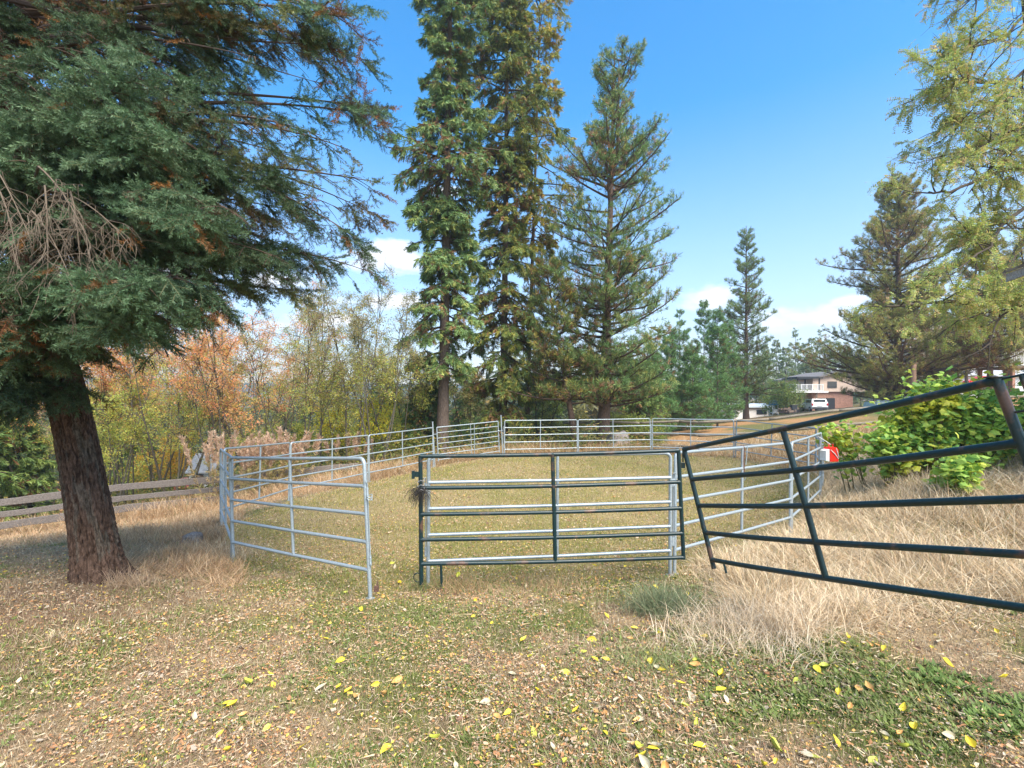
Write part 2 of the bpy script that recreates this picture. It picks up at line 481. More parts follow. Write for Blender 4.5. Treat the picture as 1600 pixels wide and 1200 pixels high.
# polar sheet
NA, NR = 620, 300
ang = np.linspace(-math.pi, math.pi, NA, endpoint=False)
ang = np.sort(np.where(np.abs(ang) < 2, ang * .55, ang))   # denser in front
ang = np.unique(np.concatenate([np.linspace(-1.0, 1.0, 520), np.linspace(1.0, 2 * math.pi - 1.0, 90)[1:-1]]))
NA = len(ang)
rad = np.geomspace(.35, 6000, NR)
A_, R_ = np.meshgrid(ang, rad)
gx = (R_ * np.sin(A_)).ravel(); gy = (R_ * np.cos(A_)).ravel()
gz = hgt(gx, gy)
gx = np.append(gx, 0); gy = np.append(gy, 0); gz = np.append(gz, h1(0, 0))
idx = np.arange(NA * NR).reshape(NR, NA)
i0 = idx[:-1]; i1 = idx[1:]; j0 = np.roll(i0, -1, 1); j1 = np.roll(i1, -1, 1)
GT = np.concatenate([np.stack([i0, i1, j1], -1).reshape(-1, 3), np.stack([i0, j1, j0], -1).reshape(-1, 3),
                     np.stack([idx[0], np.roll(idx[0], -1), np.full(NA, NA * NR)], -1)])
def ground_col(x, y):
    dry = dry_mask(x, y)
    n1 = fbm(x * .9, y * .9, 60, 4); n2 = fbm(x * 5, y * 5, 70, 3); n3 = fbm(x * .25, y * .25, 80, 3)
    green = np.array([.17, .18, .06]); straw = np.array([.40, .305, .18]); dirt = np.array([.20, .145, .10]); orange = np.array([.42, .25, .12])
    g = sstep(.42, .62, n1)[:, None]
    c = straw * (1 - g) + green * g
    d = (sstep(.5, .68, n2) * .6)[:, None]
    c = c * (1 - d) + dirt * d
    pen = in_pen(x, y)[:, None]
    cp = np.array([.27, .235, .095]) * (.8 + .4 * n2[:, None])
    c = np.where(pen, c * .35 + cp * .65, c)
    c = c * (1 - dry[:, None] * .85) + (straw * (.85 + .4 * n2[:, None])) * dry[:, None] * .85
    # under the big tree: bare brown needle litter, with the tree's slight shade painted in
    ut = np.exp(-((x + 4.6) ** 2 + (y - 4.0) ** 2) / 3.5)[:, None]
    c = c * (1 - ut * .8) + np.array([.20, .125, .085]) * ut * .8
    r = np.hypot(x, y)[:, None]
    far = sstep(20, 34, r)
    cf = orange * .85 * (1 - sstep(.4, .65, n3)[:, None]) + np.array([.15, .15, .06]) * sstep(.4, .65, n3)[:, None]
    cl = np.array([.11, .13, .045]) * (.7 + .6 * n1[:, None])
    cf = np.where((x < 8)[:, None], cl, cf)
    c = c * (1 - far) + cf * far
    return c
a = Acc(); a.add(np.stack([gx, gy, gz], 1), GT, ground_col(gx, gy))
m, t, b = new_mat('ground_soil')
at = t.nodes.new('ShaderNodeAttribute'); at.attribute_name = 'Col'
geo = t.nodes.new('ShaderNodeNewGeometry')
n = t.nodes.new('ShaderNodeTexNoise'); n.inputs['Scale'].default_value = 38; n.inputs['Detail'].default_value = 8; n.inputs['Roughness'].default_value = .8
t.links.new(geo.outputs['Position'], n.inputs['Vector'])
r = t.nodes.new('ShaderNodeValToRGB'); r.color_ramp.elements[0].position = .33; r.color_ramp.elements[0].color = (.35, .33, .3, 1)
r.color_ramp.elements[1].position = .68; r.color_ramp.elements[1].color = (1.55, 1.5, 1.45, 1)
t.links.new(n.outputs['Fac'], r.inputs[0])
mm = t.nodes.new('ShaderNodeMix'); mm.data_type = 'RGBA'; mm.blend_type = 'MULTIPLY'; mm.inputs['Factor'].default_value = 1
t.links.new(at.outputs['Color'], mm.inputs[6]); t.links.new(r.outputs[0], mm.inputs[7]); t.links.new(mm.outputs[2], b.inputs['Base Color'])
b.inputs['Roughness'].default_value = .95; b.inputs['Specular IOR Level'].default_value = .1
bp = t.nodes.new('ShaderNodeBump'); bp.inputs['Strength'].default_value = .8; bp.inputs['Distance'].default_value = .03
t.links.new(n.outputs['Fac'], bp.inputs['Height']); t.links.new(bp.outputs[0], b.inputs['Normal'])
tag(a.build('ground', m, smooth=True), kind='structure')

# distant hills ---------------------------------------------------
def hill(name, az0, az1, dist, hmax, hmin, seed, col):
    aa = np.linspace(math.radians(az0), math.radians(az1), 200); vs = []
    rows = 14
    for k in range(rows):
        f_ = k / (rows - 1); rr = dist * (1 + .5 * f_)
        prof = (hmin + (hmax - hmin) * fbm(aa * 5 + seed, aa * 0 + seed, seed, 4))
        z = -16 + (prof + 14) * math.sin(f_ * math.pi / 2) ** .8 * (1 - .04 * (fbm(aa * 60, aa * 0 + f_ * 9, seed + 5, 3)))
        vs.append(np.stack([rr * np.sin(aa), rr * np.cos(aa), z], 1))
    V = np.concatenate(vs); ii = np.arange(rows * 200).reshape(rows, 200)
    T = np.concatenate([np.stack([ii[:-1, :-1], ii[1:, :-1], ii[1:, 1:]], -1).reshape(-1, 3), np.stack([ii[:-1, :-1], ii[1:, 1:], ii[:-1, 1:]], -1).reshape(-1, 3)])
    # closed back and skirt so that it is a solid ridge
    a = Acc(); a.add(V, T)
    back = V[ii[-1]].copy(); b2 = back.copy(); b2[:, 2] = -20
    nb = len(back); Vb = np.concatenate([back, b2]); q = np.arange(nb - 1)
    a.add(Vb, np.concatenate([np.stack([q, q + nb, q + nb + 1], 1), np.stack([q, q + nb + 1, q + 1], 1)]))
    mt = mat(name + '_forest', col, .95, 0, .35, .02, 0)
    tag(a.build('hills', mt, smooth=True), kind='structure')
hill('near_ridge', -60, 12, 900, 38, 12, 4, (.06, .085, .05))
hill('far_ridge', -70, 60, 2600, 150, 70, 9, (.05, .075, .05))

# ------------------------------------------------------------------ corral panels
def panel_mats(a_, b_):
    a_ = np.array(a_); b_ = np.array(b_); v = b_ - a_; ln = np.linalg.norm(v); x = v / ln
    y = norm(np.cross([0, 0, 1.], x)); z = np.cross(x, y)
    return Matrix(((x[0], y[0], z[0], a_[0]), (x[1], y[1], z[1], a_[1]), (x[2], y[2], z[2], a_[2]), (0, 0, 0, 1))), ln
PL = 3.05
def make_panel():
    o = thing('pipe_fence')
    r = .0215
    def arc(x0, sgn):  # rounded top corner
        R = .07
        return [(x0 + sgn * R * (1 - math.cos(t)), 0, 1.51 - R + R * math.sin(t)) for t in np.linspace(0, math.pi / 2, 6)]
    for x0, sg in ((.035, 1), (PL - .035, -1)):
        a = Acc(); a.tube([(x0, 0, 0), (x0, 0, .75), (x0, 0, 1.44)] + arc(x0, sg)[1:], r, 12); a.build('post', M_GALV, o, True)
        a = Acc()
        a.box((x0 + sg * .004, 0, .012), (.085, .06, .014)); a.build('foot', M_GALV, o)
        a = Acc()
        for z in (.42, 1.15):
            a.tube([(x0 - sg * .03, 0, z - .05), (x0 - sg * .03, 0, z + .05)], .013, 8)
            a.box((x0 - sg * .026, 0, z + .03), (.03, .022, .01)); a.box((x0 - sg * .026, 0, z - .03), (.03, .022, .01))
        a.tube([(x0 - sg * .033, .0, .36), (x0 - sg * .033, .0, 1.24), (x0 - sg * .033, .03, 1.27)], .006, 6)
        a.build('pin_connector', M_GALV, o, True)
    for z in (1.51, 1.21, .91, .61, .31):
        a = Acc(); x0, x1 = (.105, PL - .105) if z == 1.51 else (.05, PL - .05)
        a.tube([(x0, 0, z), (x0 + .6, 0, z - .002), (1.5, 0, z - .006), (x1 - .6, 0, z - .002), (x1, 0, z)], r * .93, 12)
        for xx in (x0, x1) if z != 1.51 else ():     # weld collars
            a.tube([(xx - .012, 0, z), (xx + .012, 0, z)], r * 1.15, 10)
        a.build('rail', M_GALV, o, True)
    a = Acc(); a.tube([(1.48, 0, .31), (1.48, 0, .9), (1.48, 0, 1.495)], r * .85, 12); a.build('upright', M_GALV, o, True)
    return o
plab = ['swung-open silver pipe panel standing nearest, left of the gap in the round pen',
        'silver pipe panel seen edge-on behind the swung-open one at left',
        'silver pipe panel behind the open one, in front of the tan seed plumes',
        'silver pipe panel in front of the bright yellow bush at the left back',
        'silver pipe panel at the back of the pen, directly left of the small seven-rail gate', None,
        'silver pipe panel at the back of the pen, directly right of the small seven-rail gate',
        'silver pipe panel at the back of the pen before the tallest pine trunk',
        'silver pipe panel at the back of the pen under the young blurry green pines',
        'silver pipe panel at the back right, before the thick round-rail fence post',
        'farther silver panel seen edge-on at the right end of the pen',
        'nearer silver panel seen edge-on at the right end, by the red jug',
        'short-looking silver panel on the right, behind the middle bar of the leaning green gate',
        'silver pipe panel behind the leaning green gate, a brown strap on its top rail',
        'silver pipe panel standing directly behind the upright dark green gate']
proto = None
for i in range(15):
    if i == 5: continue
    A0, B0 = RB[i], RB[i + 1]
    A0 = A0.copy(); B0 = B0.copy()
    if proto is None: proto = make_panel(); o = proto
    else: o = copy_tree(proto)
    Mx, ln = panel_mats(A0, B0)
    o.matrix_world = Mx @ Matrix.Diagonal((ln / PL, 1, 1, 1))
    tag(o, plab[i], 'fence panel', 'silver pipe panels of the round pen')

# small seven-rail silver gate with its frame at the back of the pen
A0, B0 = RB[5], RB[6]
Mx, ln = panel_mats(A0, B0)
g = thing('corral_gate', label='small silver seven-rail gate with raised end posts at the back of the round pen', cat='gate')
g.matrix_world = Mx
for x0 in (.04, ln - .04):
    a = Acc(); a.tube([(x0, 0, 0), (x0, 0, 1.72)], .026, 12); a.tube([(x0, 0, 1.72), (x0, 0, 1.735)], .032, 12); a.build('frame_post', M_GALV, g, True)
for x0 in (.2, ln - .2):
    a = Acc(); a.tube([(x0, 0, .22), (x0, 0, 1.5)], .021, 10); a.build('gate_post', M_GALV, g, True)
for k in range(7):
    z = 1.5 - k * .205
    a = Acc(); a.tube([(.2, 0, z), (ln / 2, 0, z - .006), (ln - .2, 0, z)], .016 if k else .021, 10); a.build('rail', M_GALV, g, True)
for x0, sg in ((ln * .52, 0), (ln * .56, .06)):
    a = Acc(); a.tube([(x0, -.025, .27), (x0 + sg, -.025, 1.5)], .012, 8); a.build('brace', M_GALV, g, True)
a = Acc()
for z in (.5, 1.25): a.tube([(.04, 0, z), (.2, 0, z)], .011, 8)
a.build('hinge', M_GALV, g, True)
a = Acc(); a.tube([(ln - .28, -.03, 1.1), (ln - .02, -.03, 1.1), (ln - .02, -.03, 1.16)], .009, 8); a.box((ln - .2, -.02, 1.1), (.06, .02, .05)); a.build('latch', M_GALV, g, True)

# ------------------------------------------------------------------ green gates
def gate_from(o, TL, BL, TR, BR, ts, extL, extR, mid, r=.0235, top_ext=0.0, uneven=None):
    TL, BL, TR, BR = map(lambda q: np.array(q, float), (TL, BL, TR, BR))
    a = Acc(); d = norm(BL - TL); a.tube([TL - d * top_ext, TL + d * .4, BL, BL + d * extL], r, 12); a.build('post', M_GREEN, o, True)
    d2 = norm(BR - TR); a = Acc(); a.tube([TR - d2 * top_ext, TR + d2 * .4, BR, BR + d2 * extR], r, 12); a.build('post', M_GREEN, o, True)
    for k, t_ in enumerate(ts):
        l_ = TL + (BL - TL) * t_; r_ = TR + (BR - TR) * t_
        m_ = (l_ + r_) / 2 + np.array([0, 0, -.006])
        a = Acc(); q = [l_ * (1 - s_) + r_ * s_ + np.array([0, 0, -.012 * math.sin(math.pi * s_) + (uneven or 0) * math.sin(6 * s_ + k) * .01]) for s_ in np.linspace(0, 1, 13)]
        a.tube(q, r * .95, 12)
        a.tube([q[0], q[0] + norm(q[1] - q[0]) * .035], r * 1.12, 12); a.tube([q[-1] - norm(q[-1] - q[-2]) * .035, q[-1]], r * 1.12, 12)
        a.build('rail', M_GREEN, o, True)
    t0 = TL * (1 - mid) + TR * mid; b0 = BL * (1 - mid) + BR * mid
    a = Acc(); off = np.array([0, -.012, 0]); a.tube([t0 + off * 0, (t0 + b0) / 2 + off, b0], r * .95, 12); a.build('upright', M_GREEN, o, True)

TL = P(657, 713, 5.36); BL = P(658, 881, 5.36); TR = P(1060, 704, 5.62); BR = P(1068, 871, 5.6)
base = np.array([TL[0], TL[1], h1(TL[0], TL[1])])
g = thing('green_gate', base, 'upright dark green five-rail pipe gate standing in the middle of the view', 'gate')
off = base
ts1 = [0, .295, .54, .775, 1]
gate_from(g, TL - off, BL - off, TR - off, BR - off, ts1, .23, .02, .5, top_ext=.01)
a = Acc()   # hinge lug at the top left, spare leg and curl of wire at the foot
q = P(650, 741, 5.36) - off; a.box(q + np.array([.0, 0, 0]), (.07, .03, .055)); a.box(q + np.array([-.03, 0, -.005]), (.03, .045, .085)); a.build('hinge_lug', M_GREEN, g)
a = Acc(); q0 = P(689, 882, 5.37) - off; q1 = P(690, 916, 5.37) - off; a.tube([q0, q1], .014, 8); a.build('leg', M_GREEN, g, True)
a = Acc(); c0 = P(653, 903, 5.36) - off
a.tube([c0 + np.array([.05 * math.cos(t), -.02 + .01 * t, .055 * math.sin(t)]) for t in np.linspace(0, 8, 40)], .006, 6); a.build('wire_loop', M_GREEN, g, True)

TL2 = P(1069, 702, 5.1); TR2 = P(1558, 594, 2.42); BL2 = P(1112, 874, 4.89)
BR2 = TR2 + (BL2 - TL2) * 1.0
off = np.array([TL2[0], TL2[1], h1(TL2[0], TL2[1])])
g = thing('leaning_gate', off, 'dark green rusty pipe gate tipped over at an angle on the right, over dry grass', 'gate')
gate_from(g, TL2 - off, BL2 - off, TR2 - off, BR2 - off, [0, .285, .525, .765, 1], .09, .05, .49, top_ext=.015, uneven=.4)
dl = norm(BL2 - TL2)
a = Acc(); q = P(1067, 727, 5.1) - off
a.box(q, (.035, .035, .055)); a.box(P(1067, 713, 5.1) - off, (.012, .012, .12)); a.build('hinge_lug', M_GREEN, g)
a = Acc(); s1 = P(1130, 876, 4.8) - off; a.tube([s1, s1 + dl * .12], .012, 8); a.build('leg', M_GREEN, g, True)
# latch frame beyond the right post
a = Acc(); Rx = norm(TR2 - TL2)
lp = TR2 + Rx * .1 - off; a.tube([lp, lp + dl * .25], .012, 8); a.tube([lp + dl * .2, lp + dl * .34], .02, 8)
for k in (.0, .17, .3): a.tube([TR2 - off + dl * k, TR2 - off + dl * k + Rx * .13], .006, 6)
a.box(TR2 - off - dl * .016, (.07, .06, .006)); a.build('latch', M_GREEN, g, True)
a = Acc()
for k in range(6): # latch chain
    c0 = lp + dl * (.02 + k * .03) + np.array([0.02, .0, .0]); a.tube([c0 + np.array([.012 * math.cos(t), 0, .018 * math.sin(t)]) for t in np.linspace(0, 6.3, 9)], .003, 5)
a.build('chain', M_GALV, g, True)

# horsehair and twine tangle on the upright gate
a = Acc(); c0 = P(658, 768, 5.33)
strands = 170
bs = c0 + rng.normal(0, 1, (strands, 3)) * np.array([.03, .02, .02])
dd = np.stack([rng.normal(-.3, .7, strands), rng.normal(-.3, .3, strands), rng.uniform(-.6, .8, strands)], 1)
Pt = curves(bs, dd, rng.uniform(.08, .24, strands), 8, 2.8, .5)
V, T = tubes(Pt, np.tile(np.linspace(.0025, .001, 8), (strands, 1)), 3)
a.add(V, T, np.array([.05, .045, .04]))
a.tube([c0 + np.array([.034 * math.cos(t), .034 * math.sin(t), -.02 + .008 * t + .01 * math.sin(3 * t)]) for t in np.linspace(0, 20, 90)], .005, 5, np.array([.2, .2, .21]))
tag(a.build('twine_tangle', M_WOODV), 'dark tangle of hair and twine tied round the left post of the upright green gate', 'twine')

# wire ties on the open silver panel
a = Acc(); c0 = P(577, 778, 5.2)
a.tube([c0 + np.array([.03 * math.cos(t), .03 * math.sin(t), .004 * t - .03 + .012 * math.sin(2 * t)]) for t in np.linspace(0, 15, 70)], .004, 5)
tag(a.build('wire_tie', M_GALV, smooth=True), 'bent wire wound round the right post of the open silver panel', 'wire')
a = Acc(); c0 = P(588, 920, 5.2)
a.box(c0, (.05, .03, .06)); a.tube([c0 + np.array([0.02, 0, .03]), c0 + np.array([.01, 0, .08])], .006, 6)
tag(a.build('rusty_clip', mat('rust', (.13, .07, .05), .9, 0, .4, 60, .4)), 'small rusty clip at the foot of the open silver panel', 'clip')

# brown strap on the top rail of the right hand panel
s0 = RT[13] + (RT[14] - RT[13]) * .47
M_LEATH = mat('brown_leather', (.10, .05, .035), .6, 0, .35, 30, .3)
a = Acc()
pts = [(-.012, .024, -.01), (-.012, 0, .026), (-.012, -.026, -.0), (-.014, -.03, -.2), (-.01, -.028, -.42)]
for i in range(len(pts) - 1):
    p0, p1 = np.array(pts[i]), np.array(pts[i + 1])
    w = .02; th = np.array([0, .003, .001]); V = []
    for p_, ww in ((p0, w), (p1, w * (1 - .1 * i))):
        V += [p_ + np.array([-ww, 0, 0]) - th, p_ + np.array([ww, 0, 0]) - th, p_ + np.array([ww, 0, 0]) + th, p_ + np.array([-ww, 0, 0]) + th]
    T = [(0, 1, 5), (0, 5, 4), (1, 2, 6), (1, 6, 5), (2, 3, 7), (2, 7, 6), (3, 0, 4), (3, 4, 7), (4, 5, 6), (4, 6, 7), (0, 2, 1), (0, 3, 2)]
    a.add(np.array(V) + s0, T)
st = thing('leather_strap', s0, 'dark brown leather strap hanging over the top rail of a silver panel at right', 'strap')
a.V = [v_ - s0 for v_ in a.V]; a.build('strap_band', M_LEATH, st)
a = Acc(); a.tube([(.045, -.028, .02), (.035, -.03, -.12), (.022, -.03, -.25)], .007, 6)
a.build('hook', M_GALV, st, True)
a = Acc(); a.tube([np.array([-.01 + .03 * math.cos(t), -.03, -.44 + .03 * math.sin(t)]) for t in np.linspace(0, 6.4, 14)], .004, 6)
a.build('ring', M_GALV, st, True)

# red and white jug in the grass by the right end of the pen
c0 = P(1298, 709, 10.0); jz = c0[2] - .15
jg = thing('plastic_jug', (c0[0], c0[1], jz), 'red and white plastic jug hung on the right end of the pen', 'jug', rz=.2)
M_RED = mat('red_plastic', (.75, .035, .02), .35, 0, .15, 8); M_WHT = mat('white_plastic', (.75, .74, .70), .45, 0, .12, 10)
a = Acc(); a.prism([(-.10, 0), (.09, -.0), (.105, .03), (.10, .24), (.06, .29), (-.07, .29), (-.10, .25)], 1, -.09, .09); a.build('body', M_RED, jg)
a = Acc(); a.prism([(-.19, .02), (-.102, 0), (-.102, .25), (-.19, .22)], 1, -.075, .075); a.build('side_panel', M_WHT, jg)
a = Acc(); a.tube([(-.05, 0, .28), (-.05, 0, .34), (.05, 0, .34), (.05, 0, .28)], .012, 8); a.build('handle', M_RED, jg, True)
a = Acc(); a.tube([(-.09, -.095, .24), (.0, -.1, .16), (.09, -.095, .06)], .008, 6); a.tube([(.04, -.096, .27), (.10, -.097, .1)], .008, 6); a.tube([(0, 0, .34), (-.05, .1, .42), (-.13, .2, .5)], .006, 6); a.build('cord', M_WHT, jg, True)

# ------------------------------------------------------------------ wooden fences
def rough_beam(a_, b_, hh, ww, n=10, seed=0, round_=False):
    acc = Acc(); a_ = np.array(a_, float); b_ = np.array(b_, float); x = norm(b_ - a_); y = norm(np.cross([0, 0, 1.], x)); z = np.cross(x, y)
    ns = 10 if round_ else 8
    if round_: sec = [(math.cos(t) * ww, math.sin(t) * hh) for t in np.linspace(0, 2 * math.pi, ns, endpoint=False)]
    else:
        e = .12; sec = [(-1, -1 + e), (-1 + e * 2, -1), (1 - e * 2, -1), (1, -1 + e), (1, 1 - e), (1 - e * 2, 1), (-1 + e * 2, 1), (-1, 1 - e)]
        sec = [(p * ww, q * hh) for p, q in sec]
    V = []
    for i in range(n + 1):
        f_ = i / n; c = a_ + (b_ - a_) * f_
        nn = (vnoise(f_ * 4 + seed, seed * 1.7, 3) - .5) * .035; sc_ = 1 + (vnoise(f_ * 6 + seed, seed * 3.1, 8) - .5) * .22
        for p, q in sec: V.append(c + y * p * sc_ + z * (q * sc_ + nn))
    T = []
    for i in range(n):
        for j in range(ns):
            k = (j + 1) % ns; T += [(i * ns + j, i * ns + k, (i + 1) * ns + k), (i * ns + j, (i + 1) * ns + k, (i + 1) * ns + j)]
    for j in range(1, ns - 1): T += [(0, j + 1, j), (n * ns, n * ns + j, n * ns + j + 1)]
    acc.add(V, T)
    return acc

# left board fence: tops run (0,785)@15 -> (345,747)@17.6 and beyond to the pen side
fl = thing('board_fence', (-15, 15.3, h1(-15, 15.3)), 'grey weathered board fence behind the big leaning trunk', 'fence')
lo = np.array(fl.location)
pA = P(-330, 815, 12.6); pB = P(0, 785, 15.0); pC = P(190, 761, 16.2); pD = P(345, 748, 17.4); pE = P(560, 727, 19.4)
tops = [pA]
for p0, p1 in ((pA, pB), (pB, pC), (pC, pD), (pD, pE)):
    nn_ = max(1, int(round(np.linalg.norm(p1 - p0) / 2.6)))
    for k in range(nn_): tops.append(p0 + (p1 - p0) * (k + 1) / nn_)
for i, tp in enumerate(tops):
    zb = h1(tp[0], tp[1]); xx = norm(tops[min(i + 1, len(tops) - 1)] - tops[max(i - 1, 0)]); yy = np.array([-xx[1], xx[0], 0])
    rough_beam(np.array([tp[0], tp[1], zb - .1]) + yy * .1 - lo, np.array([tp[0], tp[1], tp[2] + .06]) + yy * .1 - lo, .075, .075, 5, i, False).build('post', M_BOARD, fl)
for i in range(len(tops) - 1):
    for k, dz in enumerate((0, .37, .72, 1.05)):
        if k == 3 and i < 3: continue
        s_ = i * 7.3 + k
        j1_ = np.array([0, 0, -dz - .02 * (vnoise(s_, 1.0, 5)) ])
        rough_beam(tops[i] - lo + j1_, tops[i + 1] - lo + j1_ + np.array([0, 0, .03 * (vnoise(s_, 2.0, 5) - .5)]), .115 if k != 1 else .09, .03, 8, s_).build('rail', M_BOARD, fl)

# right round-rail fence
fr = thing('pole_fence', (8.4, 22, h1(8.4, 22)), 'long round-rail wooden fence running up to the right behind the pen', 'fence')
lo = np.array(fr.location)
tops = [P(880, 661, 27), P(943, 659, 25.5), P(1000, 661, 24.3), P(1062, 658, 23.2), P(1091, 660, 22.0), P(1201, 655, 21.3), P(1310, 641, 20.6), P(1396, 634, 20.2), P(1500, 626, 19.9), P(1600, 618, 19.6), P(1720, 608, 19.2)]
for i, tp in enumerate(tops):
    zb = h1(tp[0], tp[1]); big = .15 if i == 5 else .10
    rough_beam(np.array([tp[0], tp[1] + .12, zb - .1]) - lo, np.array([tp[0], tp[1] + .12, tp[2] + .12]) - lo, big, big, 5, i, True).build('post', M_POLE, fr, True)
for i in range(len(tops) - 1):
    hgt_ = tops[i][2] - h1(tops[i][0], tops[i][1])
    for k, fr_ in enumerate((0, .38, .74)):
        zz = [tops[j] - lo - np.array([0, 0, fr_ * (tops[j][2] - h1(tops[j][0], tops[j][1]))]) for j in (i, i + 1)]
        rough_beam(zz[0], zz[1], .062, .062, 8, i * 3.7 + k, True).build('rail', M_POLE, fr, True)

# ------------------------------------------------------------------ logs and stumps
def lumpy(name, label, cat, c, r, h, seed, m_, tilt=(0, 0)):
    n_, k_ = 26, 9; V = []
    for j in range(k_):
        f_ = j / (k_ - 1)
        for i in range(n_):
            th = 2 * math.pi * i / n_
            rr = r * (1.35 - .5 * f_ ** .6) * (1 + .28 * (float(vnoise(math.cos(th) * 2 + 5 + seed, math.sin(th) * 2 + f_ * 1.5 + 5, seed)) - .5) + .2 * (float(vnoise(th * 5, f_ * 3, seed)) - .5))
            V.append((rr * math.cos(th) + tilt[0] * f_, rr * math.sin(th) + tilt[1] * f_, h * f_ * (1 + .25 * (float(vnoise(math.cos(th) * 1.5 + 9, math.sin(th) * 1.5 + 9, seed + 3)) - .5)) - .06))
    V.append((tilt[0], tilt[1], h * .93)); T = []
    for j in range(k_ - 1):
        for i in range(n_):
            i2 = (i + 1) % n_; T += [(j * n_ + i, j * n_ + i2, (j + 1) * n_ + i2), (j * n_ + i, (j + 1) * n_ + i2, (j + 1) * n_ + i)]
    for i in range(n_): T.append(((k_ - 1) * n_ + i, (k_ - 1) * n_ + (i + 1) % n_, k_ * n_))
    a = Acc(); a.add(V, T); o = a.build(name, m_, smooth=True); o.location = (c[0], c[1], h1(c[0], c[1]))
    tag(o, label, cat)
M_GREYW = wood_mat('grey_dead_wood', (.10, .085, .075), (.36, .32, .29), (8, 8, 3), .9)
q = P(297, 850, 8.0); lumpy('tree_stump', 'low grey broken stump half buried in dry grass left of the pen', 'stump', q, .17, .2, 3, M_GREYW, (.05, 0))
q = P(965, 690, 23.5); lumpy('tree_stump', 'wide grey stump behind the pen panels at the foot of the tall pine', 'stump', q, .6, .95, 8, M_GREYW)

# ------------------------------------------------------------------ trees
def trunk_acc(pts, r0, r1, n=14, K=24, flare=.35, rough=.12, seed=0):
    pts = np.asarray(pts, float); s_ = np.linspace(0, len(pts) - 1, K); i = np.minimum(s_.astype(int), len(pts) - 2); f_ = (s_ - i)[:, None]
    c = pts[i] * (1 - f_) + pts[i + 1] * f_
    dist = np.concatenate([[0], np.cumsum(np.linalg.norm(np.diff(c, axis=0), axis=1))])
    R = r0 + (r1 - r0) * (dist / dist[-1]) ** .9; R = R * (1 + flare * np.exp(-dist / (r0 * 2.0)))
    V, T = tubes(c[None], R[None], n)
    th = np.tile(np.arange(n), K); kk = np.repeat(np.arange(K), n)
    q = V.reshape(K, n, 3); d = q - c[:, None]
    m_ = 1 + rough * (vnoise(th * .9 + seed, dist[kk] * 1.6, seed) - .5).reshape(K, n, 1) * 2
    a = Acc(); a.add((c[:, None] + d * m_).reshape(-1, 3), T)
    return a, c, dist, R

def pick(cols, w, n):
    cols = np.array(cols, float); k = rng.choice(len(cols), n, p=np.array(w) / np.sum(w))
    return cols[k] * rng.uniform(.8, 1.25, (n, 1))

